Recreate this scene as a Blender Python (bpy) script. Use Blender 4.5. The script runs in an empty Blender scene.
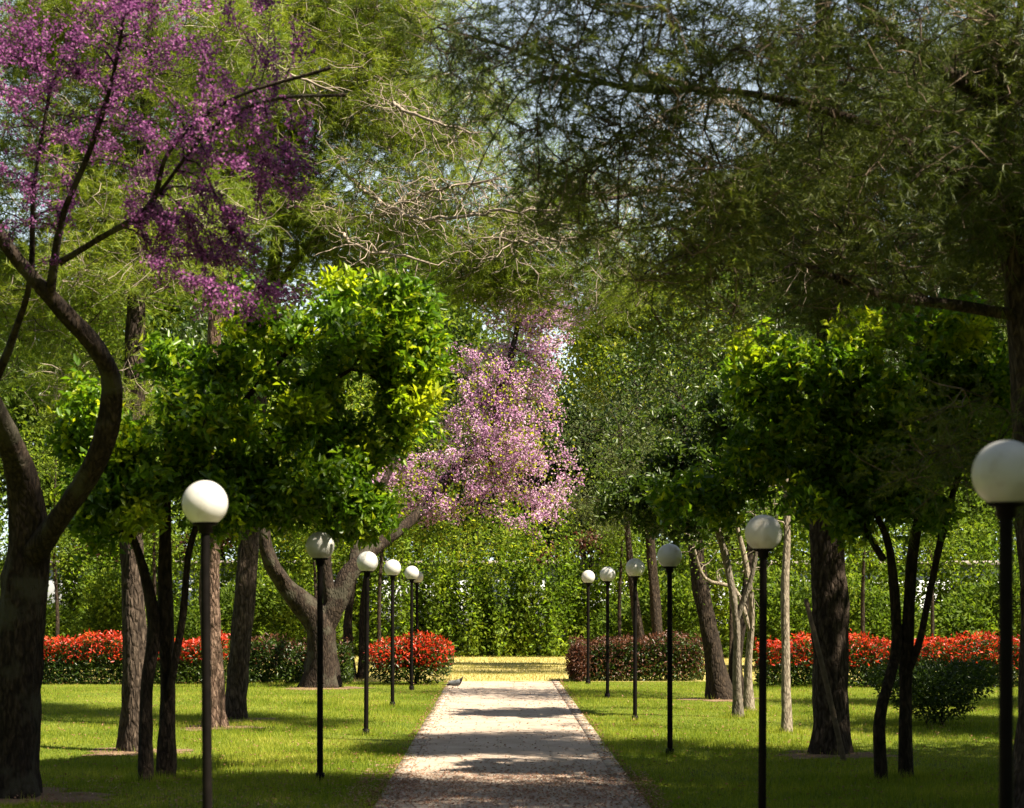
import bpy, math
import numpy as np
from mathutils import Vector

# ------------------------------------------------------------------ camera, sky, sun, exposure
SC = bpy.context.scene
COL = SC.collection
CAM_H = 1.8
F = 2000.0            # focal length in pixels of a 1024 px wide frame
VX, VY = 498.0, 597.0  # where the path's edges meet
cam = bpy.data.cameras.new('camera')
cam.sensor_width = 36.0
cam.lens = F / 1024 * 36.0
cam.shift_x = (512 - VX) / 1024
cam.shift_y = (VY - 404) / 1024
cam.clip_start = 0.5
cam.clip_end = 2000
cam.dof.use_dof = True
cam.dof.focus_distance = 34.0
cam.dof.aperture_fstop = 3.6
camo = bpy.data.objects.new('camera', cam)
COL.objects.link(camo)
camo.location = (0, 0, CAM_H)
camo.rotation_euler = (math.pi / 2, 0, 0)
SC.camera = camo

SUN_EL = math.radians(52)
SUN_A = math.radians(32)      # how far behind the camera's right the sun stands
w = bpy.data.worlds.new('World')
SC.world = w
w.use_nodes = True
nt = w.node_tree
sky = nt.nodes.new('ShaderNodeTexSky')
sky.sky_type = 'NISHITA'
sky.sun_disc = False
sky.sun_elevation = SUN_EL
sky.sun_rotation = math.pi / 2 + SUN_A
sky.dust_density = 0.6
hs = nt.nodes.new('ShaderNodeHueSaturation')
hs.inputs['Saturation'].default_value = 0.6     # hazy spring sky
nt.links.new(sky.outputs[0], hs.inputs['Color'])
# pale haze towards the horizon
wtc = nt.nodes.new('ShaderNodeTexCoord'); sep = nt.nodes.new('ShaderNodeSeparateXYZ')
nt.links.new(wtc.outputs['Generated'], sep.inputs[0])
mr = nt.nodes.new('ShaderNodeMapRange')
mr.inputs['From Min'].default_value = 0.05; mr.inputs['From Max'].default_value = 0.34
mr.inputs['To Min'].default_value = 0.9; mr.inputs['To Max'].default_value = 0.0
nt.links.new(sep.outputs['Z'], mr.inputs['Value'])
hz = nt.nodes.new('ShaderNodeMix'); hz.data_type = 'RGBA'
nt.links.new(mr.outputs[0], hz.inputs['Factor']); nt.links.new(hs.outputs[0], hz.inputs[6])
hz.inputs[7].default_value = (5.8, 6.9, 7.0, 1)
nt.links.new(hz.outputs[2], nt.nodes['Background'].inputs[0])
nt.nodes['Background'].inputs[1].default_value = 0.05
sl = bpy.data.lights.new('sun', 'SUN')
sl.energy = 5.0
sl.angle = math.radians(0.53)
sl.color = (1.0, 0.895, 0.71)
so = bpy.data.objects.new('sun', sl)
COL.objects.link(so)
LD = Vector((-math.cos(SUN_A) * math.cos(SUN_EL), math.sin(SUN_A) * math.cos(SUN_EL), -math.sin(SUN_EL)))
so.rotation_euler = LD.to_track_quat('-Z', 'Y').to_euler()
so.location = (20, -10, 40)
SC.view_settings.view_transform = 'Standard'
SC.view_settings.look = 'None'
SC.view_settings.gamma = 1.0
SC.view_settings.exposure = 2.0
SC.view_settings.use_curve_mapping = False
SC.render.engine = 'CYCLES'
cy = SC.cycles
cy.max_bounces = 6
cy.diffuse_bounces = 2
cy.glossy_bounces = 2
cy.transmission_bounces = 2
cy.transparent_max_bounces = 4
cy.caustics_reflective = False
cy.caustics_refractive = False
cy.sample_clamp_indirect = 6.0
cy.use_denoising = True

# ------------------------------------------------------------------ helpers
def P(px, py, d):
    return np.array([(px - VX) * d / F, d, CAM_H + (VY - py) * d / F])

def G(px, d):
    return np.array([(px - VX) * d / F, d, 0.0])

def nrm(a):
    return a / np.maximum(np.linalg.norm(a, axis=-1, keepdims=True), 1e-9)

def make_mesh(name, V, polys, mats, smooth=False, midx=None):
    """V (n,3); polys: (m,k) array or a list of such arrays"""
    if not isinstance(polys, list):
        polys = [polys]
    me = bpy.data.meshes.new(name)
    V = np.asarray(V, dtype=np.float32)
    me.vertices.add(len(V))
    me.vertices.foreach_set('co', V.ravel())
    tot = np.concatenate([np.full(len(p), p.shape[1], dtype=np.int32) for p in polys])
    loops = np.concatenate([p.ravel() for p in polys]).astype(np.int32)
    starts = np.concatenate([[0], np.cumsum(tot)[:-1]]).astype(np.int32)
    me.loops.add(len(loops))
    me.loops.foreach_set('vertex_index', loops)
    me.polygons.add(len(tot))
    me.polygons.foreach_set('loop_start', starts)
    me.polygons.foreach_set('loop_total', tot)
    if smooth:
        me.polygons.foreach_set('use_smooth', np.ones(len(tot), dtype=bool))
    if not isinstance(mats, (list, tuple)):
        mats = [mats]
    for m in mats:
        me.materials.append(m)
    if midx is not None:
        me.polygons.foreach_set('material_index', np.asarray(midx, dtype=np.int32))
    me.update(calc_edges=True)
    return me

def link(name, me, parent=None, loc=None):
    o = bpy.data.objects.new(name, me)
    COL.objects.link(o)
    if parent is not None:
        o.parent = parent
    if loc is not None:
        o.location = loc
    return o

def tag(o, label=None, cat=None, group=None, kind=None):
    if label: o['label'] = label
    if cat: o['category'] = cat
    if group: o['group'] = group
    if kind: o['kind'] = kind
    return o

def thing(name, loc, label, cat, group=None):
    o = bpy.data.objects.new(name, None)
    o.empty_display_size = 0.3
    COL.objects.link(o)
    o.location = loc
    return tag(o, label, cat, group)

def copy_thing(src, loc, rz, scale, label):
    c = src.copy()
    COL.objects.link(c)
    c.location = loc
    c.rotation_euler = (0, 0, rz)
    c.scale = (scale, scale, scale)
    c['label'] = label
    for ch in list(src.children):
        k = ch.copy()
        COL.objects.link(k)
        k.parent = c
    return c

class Geo:
    """collects vertices and faces of one mesh"""
    def __init__(self):
        self.v, self.q, self.t, self.n = [], [], [], 0
    def add(self, V, quads=None, tris=None):
        V = np.asarray(V, dtype=np.float64)
        if quads is not None and len(quads): self.q.append(np.asarray(quads) + self.n)
        if tris is not None and len(tris): self.t.append(np.asarray(tris) + self.n)
        self.v.append(V)
        self.n += len(V)
    def mesh(self, name, mat, smooth=False):
        V = np.concatenate(self.v)
        polys = []
        if self.q: polys.append(np.concatenate(self.q))
        if self.t: polys.append(np.concatenate(self.t))
        return make_mesh(name, V, polys, mat, smooth)
    def box(self, c, s):
        c = np.array(c, float); h = np.array(s, float) / 2
        V = [c + h * np.array([x, y, z]) for x in (-1, 1) for y in (-1, 1) for z in (-1, 1)]
        self.add(V, [[0, 1, 3, 2], [4, 6, 7, 5], [0, 4, 5, 1], [2, 3, 7, 6], [0, 2, 6, 4], [1, 5, 7, 3]])
    def tube(self, pts, rad, sides=6, rough=None, rng=None, cap=True):
        pts = np.asarray(pts, float); n = len(pts)
        rad = np.asarray(rad, float)
        T = np.gradient(pts, axis=0) if n > 2 else np.repeat(pts[1:] - pts[:1], n, axis=0)
        T = nrm(T)
        ref = np.array([0.23, 0.97, 0.05]) if abs(T[0][2]) > .6 else np.array([0.1, 0.2, 0.97])
        A = nrm(np.cross(T, ref)); B = np.cross(T, A)
        th = np.arange(sides) * 2 * math.pi / sides
        R = rad[:, None] * np.ones(sides)[None]
        if rough is not None:
            R = R * rough
        V = pts[:, None] + R[..., None] * (np.cos(th)[None, :, None] * A[:, None] + np.sin(th)[None, :, None] * B[:, None])
        V = V.reshape(-1, 3)
        i = np.arange(n - 1)[:, None] * sides; j = np.arange(sides)[None]
        a = i + j; b = i + (j + 1) % sides
        Q = np.stack([a, b, b + sides, a + sides], -1).reshape(-1, 4)
        tr = None
        if cap:
            V = np.concatenate([V, pts[-1:] + T[-1:] * rad[-1]])
            k = np.arange(sides)
            tr = np.stack([(n - 1) * sides + k, (n - 1) * sides + (k + 1) % sides, np.full(sides, len(V) - 1)], -1)
        self.add(V, Q, tr)
    def lathe(self, prof, sides=24, c=(0, 0, 0)):
        prof = np.array(prof, float); n = len(prof)
        th = np.arange(sides) * 2 * math.pi / sides
        V = np.stack([prof[:, 0:1] * np.cos(th), prof[:, 0:1] * np.sin(th), np.repeat(prof[:, 1:2], sides, 1)], -1).reshape(-1, 3) + np.array(c)
        i = np.arange(n - 1)[:, None] * sides; j = np.arange(sides)[None]
        a = i + j; b = i + (j + 1) % sides
        self.add(V, np.stack([a, b, b + sides, a + sides], -1).reshape(-1, 4))

def catmull(pts, step):
    pts = np.asarray(pts, float)
    e = np.concatenate([2 * pts[:1] - pts[1:2], pts, 2 * pts[-1:] - pts[-2:-1]])
    out = []
    for i in range(len(pts) - 1):
        p0, p1, p2, p3 = e[i:i + 4]
        n = max(2, int(np.linalg.norm((p2 - p1)[:3]) / step))
        t = np.linspace(0, 1, n, endpoint=False)[:, None]
        out.append(.5 * (2 * p1 + (p2 - p0) * t + (2 * p0 - 5 * p1 + 4 * p2 - p3) * t ** 2 + (3 * p1 - p0 - 3 * p2 + p3) * t ** 3))
    out.append(pts[-1:])
    return np.concatenate(out)

# ------------------------------------------------------------------ materials
def new_mat(name):
    m = bpy.data.materials.new(name)
    m.use_nodes = True
    m.node_tree.nodes.clear()
    return m, m.node_tree

def N(t, kind, **kw):
    n = t.nodes.new(kind)
    for k, v in kw.items():
        setattr(n, k, v)
    return n

def ramp(t, cols):
    r = N(t, 'ShaderNodeValToRGB')
    el = r.color_ramp.elements
    while len(el) < len(cols): el.new(0.5)
    for e, (p, c) in zip(el, cols):
        e.position = p
        e.color = (*c, 1)
    return r

def leaf_mat(name, cols, trans=0.4, rough=0.45, spec=0.4, clump=0.9, tint=(1.1, 1.15, .6)):
    """cols: ramp over a random value per leaf, mixed with a slow noise in space"""
    m, t = new_mat(name)
    L = t.links.new
    geo = N(t, 'ShaderNodeNewGeometry')
    tc = N(t, 'ShaderNodeTexCoord')
    no = N(t, 'ShaderNodeTexNoise'); no.inputs['Scale'].default_value = clump; no.inputs['Detail'].default_value = 2
    L(tc.outputs['Object'], no.inputs['Vector'])
    mx = N(t, 'ShaderNodeMath', operation='MULTIPLY_ADD')
    L(geo.outputs['Random Per Island'], mx.inputs[0]); mx.inputs[1].default_value = 0.6
    ad = N(t, 'ShaderNodeMath', operation='MULTIPLY_ADD')
    L(no.outputs['Fac'], ad.inputs[0]); ad.inputs[1].default_value = 1.2; ad.inputs[2].default_value = -0.4
    L(ad.outputs[0], mx.inputs[2])
    r = ramp(t, cols)
    L(mx.outputs[0], r.inputs[0])
    p = N(t, 'ShaderNodeBsdfPrincipled')
    L(r.outputs[0], p.inputs['Base Color'])
    p.inputs['Roughness'].default_value = rough
    p.inputs['Specular IOR Level'].default_value = spec
    tr = N(t, 'ShaderNodeBsdfTranslucent')
    mu = N(t, 'ShaderNodeMix', data_type='RGBA', blend_type='MULTIPLY'); mu.inputs['Factor'].default_value = 1
    L(r.outputs[0], mu.inputs[6]); mu.inputs[7].default_value = (*[c * 1.5 for c in tint], 1)
    L(mu.outputs[2], tr.inputs['Color'])
    ms = N(t, 'ShaderNodeMixShader'); ms.inputs[0].default_value = trans
    L(p.outputs[0], ms.inputs[1]); L(tr.outputs[0], ms.inputs[2])
    o = N(t, 'ShaderNodeOutputMaterial')
    L(ms.outputs[0], o.inputs[0])
    return m

def bark_mat(name, c0, c1, c2, scale=1.0, depth=0.03, lichen=None):
    m, t = new_mat(name)
    L = t.links.new
    tc = N(t, 'ShaderNodeTexCoord')
    mp = N(t, 'ShaderNodeMapping'); mp.inputs['Scale'].default_value = (24 * scale, 24 * scale, 8 * scale)
    L(tc.outputs['Object'], mp.inputs[0])
    no = N(t, 'ShaderNodeTexNoise'); no.inputs['Scale'].default_value = 1.0; no.inputs['Detail'].default_value = 6; no.inputs['Distortion'].default_value = .6
    L(mp.outputs[0], no.inputs['Vector'])
    vo = N(t, 'ShaderNodeTexVoronoi', feature='DISTANCE_TO_EDGE'); vo.inputs['Scale'].default_value = .8
    L(mp.outputs[0], vo.inputs['Vector'])
    r = ramp(t, [(.3, c0), (.5, c1), (.72, c2)])
    L(no.outputs['Fac'], r.inputs[0])
    vr = ramp(t, [(0, (.45, .42, .4)), (.22, (1, 1, 1))])
    L(vo.outputs['Distance'], vr.inputs[0])
    mu = N(t, 'ShaderNodeMix', data_type='RGBA', blend_type='MULTIPLY'); mu.inputs['Factor'].default_value = .8
    L(r.outputs[0], mu.inputs[6]); L(vr.outputs[0], mu.inputs[7])
    out = mu.outputs[2]
    if lichen:
        n2 = N(t, 'ShaderNodeTexNoise'); n2.inputs['Scale'].default_value = 3.0; n2.inputs['Detail'].default_value = 5
        L(tc.outputs['Object'], n2.inputs['Vector'])
        r2 = ramp(t, [(.52, (0, 0, 0)), (.62, (1, 1, 1))])
        L(n2.outputs['Fac'], r2.inputs[0])
        m3 = N(t, 'ShaderNodeMix', data_type='RGBA')
        L(r2.outputs[0], m3.inputs['Factor']); L(out, m3.inputs[6]); m3.inputs[7].default_value = (*lichen, 1)
        out = m3.outputs[2]
    p = N(t, 'ShaderNodeBsdfPrincipled')
    p.inputs['Roughness'].default_value = .92
    p.inputs['Specular IOR Level'].default_value = .15
    L(out, p.inputs['Base Color'])
    mm = N(t, 'ShaderNodeMath', operation='MULTIPLY_ADD')
    L(vr.outputs[0], mm.inputs[0]); mm.inputs[1].default_value = .7; L(no.outputs['Fac'], mm.inputs[2])
    b = N(t, 'ShaderNodeBump'); b.inputs['Distance'].default_value = depth; b.inputs['Strength'].default_value = 1
    L(mm.outputs[0], b.inputs['Height']); L(b.outputs[0], p.inputs['Normal'])
    o = N(t, 'ShaderNodeOutputMaterial'); L(p.outputs[0], o.inputs[0])
    return m

def plain_mat(name, c, rough=.5, spec=.4, vary=.12, scale=6, metal=0, bump=0):
    m, t = new_mat(name)
    L = t.links.new
    tc = N(t, 'ShaderNodeTexCoord')
    no = N(t, 'ShaderNodeTexNoise'); no.inputs['Scale'].default_value = scale; no.inputs['Detail'].default_value = 5
    L(tc.outputs['Object'], no.inputs['Vector'])
    r = ramp(t, [(.3, tuple(x * (1 - vary) for x in c)), (.7, tuple(min(1, x * (1 + vary)) for x in c))])
    L(no.outputs['Fac'], r.inputs[0])
    p = N(t, 'ShaderNodeBsdfPrincipled')
    L(r.outputs[0], p.inputs['Base Color'])
    p.inputs['Roughness'].default_value = rough
    p.inputs['Specular IOR Level'].default_value = spec
    p.inputs['Metallic'].default_value = metal
    if bump:
        b = N(t, 'ShaderNodeBump'); b.inputs['Distance'].default_value = bump
        L(no.outputs['Fac'], b.inputs['Height']); L(b.outputs[0], p.inputs['Normal'])
    o = N(t, 'ShaderNodeOutputMaterial'); L(p.outputs[0], o.inputs[0])
    return m

def globe_mat():
    m, t = new_mat('opal_globe')
    L = t.links.new
    tc = N(t, 'ShaderNodeTexCoord')
    no = N(t, 'ShaderNodeTexNoise'); no.inputs['Scale'].default_value = 9; no.inputs['Detail'].default_value = 6
    L(tc.outputs['Object'], no.inputs['Vector'])
    r = ramp(t, [(.30, (.42, .39, .33)), (.48, (.58, .57, .54)), (.7, (.64, .63, .61))])
    L(no.outputs['Fac'], r.inputs[0])
    p = N(t, 'ShaderNodeBsdfPrincipled')
    L(r.outputs[0], p.inputs['Base Color'])
    p.inputs['Roughness'].default_value = .28
    p.inputs['Specular IOR Level'].default_value = .4
    tr = N(t, 'ShaderNodeBsdfTranslucent'); tr.inputs[0].default_value = (.45, .44, .42, 1)
    ms = N(t, 'ShaderNodeMixShader'); ms.inputs[0].default_value = .3
    L(p.outputs[0], ms.inputs[1]); L(tr.outputs[0], ms.inputs[2])
    o = N(t, 'ShaderNodeOutputMaterial'); L(ms.outputs[0], o.inputs[0])
    return m

def ground_mat(name, cols, scale=1.2, fine=60, bump=.02):
    m, t = new_mat(name)
    L = t.links.new
    tc = N(t, 'ShaderNodeTexCoord')
    a = N(t, 'ShaderNodeTexNoise'); a.inputs['Scale'].default_value = scale; a.inputs['Detail'].default_value = 6
    b = N(t, 'ShaderNodeTexNoise'); b.inputs['Scale'].default_value = fine; b.inputs['Detail'].default_value = 3
    L(tc.outputs['Object'], a.inputs['Vector']); L(tc.outputs['Object'], b.inputs['Vector'])
    x = N(t, 'ShaderNodeMath', operation='MULTIPLY_ADD')
    L(b.outputs['Fac'], x.inputs[0]); x.inputs[1].default_value = .6
    y = N(t, 'ShaderNodeMath', operation='MULTIPLY_ADD'); L(a.outputs['Fac'], y.inputs[0]); y.inputs[1].default_value = .9; y.inputs[2].default_value = -.25
    L(y.outputs[0], x.inputs[2])
    r = ramp(t, cols); L(x.outputs[0], r.inputs[0])
    p = N(t, 'ShaderNodeBsdfPrincipled'); p.inputs['Roughness'].default_value = .95; p.inputs['Specular IOR Level'].default_value = .1
    L(r.outputs[0], p.inputs['Base Color'])
    bp = N(t, 'ShaderNodeBump'); bp.inputs['Distance'].default_value = bump
    L(b.outputs['Fac'], bp.inputs['Height']); L(bp.outputs[0], p.inputs['Normal'])
    o = N(t, 'ShaderNodeOutputMaterial'); L(p.outputs[0], o.inputs[0])
    return m

def path_mat():
    m, t = new_mat('path_paving')
    L = t.links.new
    tc = N(t, 'ShaderNodeTexCoord')
    br = N(t, 'ShaderNodeTexBrick')
    br.offset = .5
    br.inputs['Scale'].default_value = 1.0
    br.inputs['Brick Width'].default_value = .6
    br.inputs['Row Height'].default_value = .4
    br.inputs['Mortar Size'].default_value = .008
    br.inputs['Color1'].default_value = (.385, .315, .262, 1)
    br.inputs['Color2'].default_value = (.34, .278, .23, 1)
    br.inputs['Mortar'].default_value = (.27, .225, .185, 1)
    L(tc.outputs['Object'], br.inputs['Vector'])
    a = N(t, 'ShaderNodeTexNoise'); a.inputs['Scale'].default_value = 2.2; a.inputs['Detail'].default_value = 7; a.inputs['Roughness'].default_value = .65
    L(tc.outputs['Object'], a.inputs['Vector'])
    r = ramp(t, [(.3, (.74, .69, .63)), (.5, (.95, .93, .91)), (.7, (1.05, 1.05, 1.04))])
    L(a.outputs['Fac'], r.inputs[0])
    mu = N(t, 'ShaderNodeMix', data_type='RGBA', blend_type='MULTIPLY'); mu.inputs['Factor'].default_value = 1
    L(br.outputs['Color'], mu.inputs[6]); L(r.outputs[0], mu.inputs[7])
    b = N(t, 'ShaderNodeTexNoise'); b.inputs['Scale'].default_value = 90; b.inputs['Detail'].default_value = 3
    L(tc.outputs['Object'], b.inputs['Vector'])
    r2 = ramp(t, [(.3, (.75, .73, .7)), (.7, (1.1, 1.1, 1.1))]); L(b.outputs['Fac'], r2.inputs[0])
    m2 = N(t, 'ShaderNodeMix', data_type='RGBA', blend_type='MULTIPLY'); m2.inputs['Factor'].default_value = .8
    L(mu.outputs[2], m2.inputs[6]); L(r2.outputs[0], m2.inputs[7])
    p = N(t, 'ShaderNodeBsdfPrincipled'); p.inputs['Roughness'].default_value = .85; p.inputs['Specular IOR Level'].default_value = .2
    L(m2.outputs[2], p.inputs['Base Color'])
    bp = N(t, 'ShaderNodeBump'); bp.inputs['Distance'].default_value = .01
    L(b.outputs['Fac'], bp.inputs['Height']); L(bp.outputs[0], p.inputs['Normal'])
    o = N(t, 'ShaderNodeOutputMaterial'); L(p.outputs[0], o.inputs[0])
    return m

M = {}
M['citrus'] = leaf_mat('citrus_leaf', [(0, (.025, .058, .005)), (.35, (.055, .115, .007)), (.7, (.12, .21, .010)), (1, (.27, .33, .015))], .45, .36, .35, 1.6)
M['citrus_new'] = leaf_mat('citrus_new_leaf', [(0, (.10, .18, .008)), (.5, (.22, .29, .010)), (1, (.42, .42, .018))], .5, .4, .3, 1.6)  # new leaf green, raised to carry part of the sunlight
M['hedge_new'] = leaf_mat('hedge_new_leaf', [(0, (.06, .115, .008)), (.5, (.13, .21, .012)), (1, (.25, .31, .02))], .5, .5, .25)
M['young_leaf'] = leaf_mat('young_leaf', [(0, (.09, .12, .008)), (.5, (.19, .22, .012)), (1, (.34, .32, .018))], .5, .45, .35)
M['green_leaf'] = leaf_mat('green_leaf', [(0, (.03, .055, .007)), (.5, (.08, .125, .012)), (1, (.19, .23, .018))], .45, .6, .15)
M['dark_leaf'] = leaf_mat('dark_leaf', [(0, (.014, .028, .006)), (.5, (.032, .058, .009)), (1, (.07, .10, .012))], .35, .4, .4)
M['olive_leaf'] = leaf_mat('olive_leaf', [(0, (.04, .055, .022)), (.5, (.085, .105, .045)), (1, (.17, .19, .085))], .3, .65, .15)
M['needle'] = leaf_mat('pine_needle', [(0, (.026, .04, .007)), (.5, (.056, .078, .011)), (1, (.14, .15, .02))], .3, .5, .25, .6)  # needles of the right pines, darkened: their shade put into the colour
M['needle_lit'] = leaf_mat('pine_needle_light', [(0, (.05, .085, .008)), (.5, (.12, .17, .012)), (1, (.29, .30, .025))], .4, .5, .3, .6)  # same needles brightened for the left pines, sunlight put into the colour
M['pink'] = leaf_mat('pink_blossom', [(0, (.20, .08, .18)), (.45, (.41, .22, .37)), (1, (.68, .52, .63))], .4, .6, .2, 1.6, (1, .87, .97))
M['purple'] = leaf_mat('purple_blossom', [(0, (.075, .02, .07)), (.55, (.18, .055, .16)), (1, (.50, .22, .44))], .45, .6, .2, 1.2, (1, .75, .99))
M['red_leaf'] = leaf_mat('red_shoot', [(0, (.14, .02, .008)), (.4, (.40, .026, .010)), (.8, (.48, .055, .014)), (1, (.40, .18, .03))], .35, .4, .4, 2.5, (1.1, .8, .8))
M['rust_leaf'] = leaf_mat('rust_leaf', [(0, (.04, .02, .012)), (.5, (.085, .035, .02)), (1, (.13, .06, .025))], .3, .45, .35, 2, (1.1, .8, .8))
M['grass'] = leaf_mat('grass_blade', [(0, (.052, .097, .006)), (.4, (.148, .193, .014)), (.75, (.265, .28, .03)), (1, (.40, .37, .085))], .4, .55, .2, .55)
M['dry_grass'] = leaf_mat('dry_grass_blade', [(0, (.16, .18, .03)), (.5, (.27, .235, .07)), (1, (.36, .29, .12))], .4, .6, .2, .35)
M['litter'] = leaf_mat('leaf_litter', [(0, (.10, .045, .025)), (.5, (.20, .10, .06)), (1, (.34, .20, .14))], .15, .8, .1, 2)
M['petal'] = leaf_mat('fallen_petal', [(0, (.20, .10, .075)), (.6, (.32, .18, .14)), (1, (.48, .33, .29))], .2, .8, .1, 2)
M['bark_pine'] = bark_mat('pine_bark', (.018, .013, .010), (.048, .035, .026), (.12, .09, .068), 1, .03)
M['bark_red'] = bark_mat('reddish_pine_bark', (.05, .03, .022), (.13, .085, .062), (.26, .18, .135), 1.2, .03)
M['bark_dark'] = bark_mat('dark_bark', (.011, .008, .006), (.028, .020, .014), (.062, .044, .03), 1.2, .02)
M['bark_judas'] = bark_mat('judas_bark', (.011, .008, .006), (.026, .018, .013), (.06, .043, .03), 1.1, .02, (.045, .04, .028))
M['bark_pale'] = bark_mat('pale_bark', (.12, .095, .07), (.22, .185, .14), (.32, .275, .215), 1.5, .008)
M['bark_grey'] = bark_mat('grey_bark', (.07, .058, .045), (.14, .12, .095), (.22, .19, .15), 1.5, .01)
M['twig_brown'] = plain_mat('pine_twig', (.12, .09, .065), .9, .1, .45, 8)  # darkened with the right pines' needles, shade put into the brown
M['twig_pale'] = plain_mat('dead_twig', (.24, .195, .155), .9, .1, .45, 8)
M['black_metal'] = plain_mat('black_painted_metal', (.0045, .0035, .003), .6, .06, .35, 14)
M['globe'] = globe_mat()
M['lawn'] = ground_mat('lawn_soil', [(0, (.035, .06, .008)), (.5, (.09, .12, .014)), (1, (.19, .19, .035))])
M['verge'] = ground_mat('dry_verge', [(0, (.20, .20, .05)), (.5, (.36, .30, .11)), (1, (.48, .38, .19))], .5, 30)
M['soil'] = ground_mat('bare_soil', [(0, (.09, .055, .035)), (.5, (.17, .11, .07)), (1, (.27, .19, .12))], 3, 80)
M['path'] = path_mat()
M['kerb'] = plain_mat('kerb_stone', (.29, .235, .19), .9, .2, .25, 5, bump=.01)
M['white_wall'] = plain_mat('white_render', (.50, .52, .54), .9, .2, .1, 1)
M['roof_tile'] = plain_mat('roof_edge', (.22, .19, .17), .85, .2, .2, 12, bump=.01)
M['window_dark'] = plain_mat('window_glass', (.03, .04, .05), .1, .6, .1, 1)
M['wood'] = plain_mat('stake_wood', (.10, .075, .05), .9, .15, .35, 14, bump=.005)
M['feather_grey'] = plain_mat('grey_feather', (.14, .145, .15), .8, .2, .15, 40)
M['feather_dark'] = plain_mat('dark_feather', (.010, .009, .009), .6, .2, .3, 40)

# ------------------------------------------------------------------ leaf geometry
def rand_dirs(rng, n):
    return nrm(rng.normal(size=(n, 3)))

def broad_leaves(rng, p, d, L, W, up=.5, fold=.18):
    """one folded rhombus leaf per point: base p, pointing along d"""
    n = len(p)
    L = L * rng.uniform(.65, 1.25, (n, 1)); Wd = W * rng.uniform(.7, 1.2, (n, 1))
    u = nrm(rand_dirs(rng, n) + np.array([0, 0, up * 2]))
    s = nrm(np.cross(d, u)); nn = nrm(np.cross(s, d))
    mid = p + d * L * .45
    f = nn * Wd * fold * 2
    tip = p + d * L - nn * L * .15
    V = np.stack([p, mid + s * Wd / 2 + f, tip, mid - s * Wd / 2 + f], 1).reshape(-1, 3)
    b = np.arange(n)[:, None] * 4
    T = np.concatenate([b + np.array([[0, 1, 2]]), b + np.array([[0, 2, 3]])])
    return V, T

def needles(rng, p, d, L, W):
    n = len(p)
    L = L * rng.uniform(.6, 1.2, (n, 1))
    s = nrm(np.cross(d, rand_dirs(rng, n))) * W
    V = np.stack([p + s * .5, p - s * .5, p + d * L], 1).reshape(-1, 3)
    return V, np.arange(3 * n).reshape(-1, 3)

def in_ellipsoids(rng, els, n, shell=.35):
    """els rows: cx cy cz rx ry rz weight"""
    els = np.asarray(els, float)
    wgt = els[:, 6] / els[:, 6].sum()
    k = rng.choice(len(els), n, p=wgt)
    u = rand_dirs(rng, n) * (rng.uniform(0, 1, (n, 1)) ** shell)
    return els[k, :3] + u * els[k, 3:6]

def clump(px, py, d, rx, ry, rd, wgt=None):
    """an ellipsoid of foliage: centre seen at a pixel at depth d, half sizes in pixels at that depth, depth half size in m"""
    c = P(px, py, d)
    k = d / F
    return [*c, rx * k, rd, ry * k, wgt if wgt else rx * ry * k * k * rd]

def skeleton(rng, stems, targets, step=.3, tip=.006, up=.35, free=0.0, wob=.05, pen=.12):
    """stems: list of arrays (x,y,z,r). every target is joined to the nearest limb by a curved branch.
    returns list of (points, radii, level, is_stem)"""
    pos, rad, tan = [], [], []
    paths = []
    for s in stems:
        c = catmull(s, step * .5)
        paths.append([c[:, :3], c[:, 3], True])
        tg = nrm(np.gradient(c[:, :3], axis=0))
        for q, g in zip(c, tg):
            if q[2] >= free:
                pos.append(q[:3]); rad.append(q[3]); tan.append(g)
    pos, rad, tan = np.array(pos), np.array(rad), np.array(tan)
    cost = np.zeros(len(pos))
    D = np.array([np.min(np.linalg.norm(pos - t, axis=1)) for t in targets])
    for i in np.argsort(D):
        t = targets[i]
        v = t - pos
        dist = np.linalg.norm(v, axis=1)
        ang = 1 - (v * tan).sum(1) / np.maximum(dist, 1e-6)
        k = np.argmin(dist * (1 + .25 * ang) + cost)
        a = pos[k]; l = dist[k]
        n = max(3, int(l / step) + 1)
        ctrl = a + .45 * l * nrm(tan[k] * .6 + nrm(v[k]) * .6 + np.array([0, 0, up]))
        s = np.linspace(0, 1, n + 1)[:, None]
        pts = (1 - s) ** 2 * a + 2 * s * (1 - s) * ctrl + s ** 2 * t
        pts[1:-1] += rng.normal(size=(n - 1, 3)) * wob * l / n
        r0 = min(rad[k] * .7, tip + .011 * l ** 1.1 + .002)
        r = np.linspace(r0, tip, n + 1)
        paths.append([pts, r, False])
        pos = np.concatenate([pos, pts[1:]]); rad = np.concatenate([rad, r[1:]])
        tan = np.concatenate([tan, nrm(np.diff(pts, axis=0))])
        cost = np.concatenate([cost, cost[k] + pen * np.linspace(0, 1, n + 1)[1:] + .05])
    return paths

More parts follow.
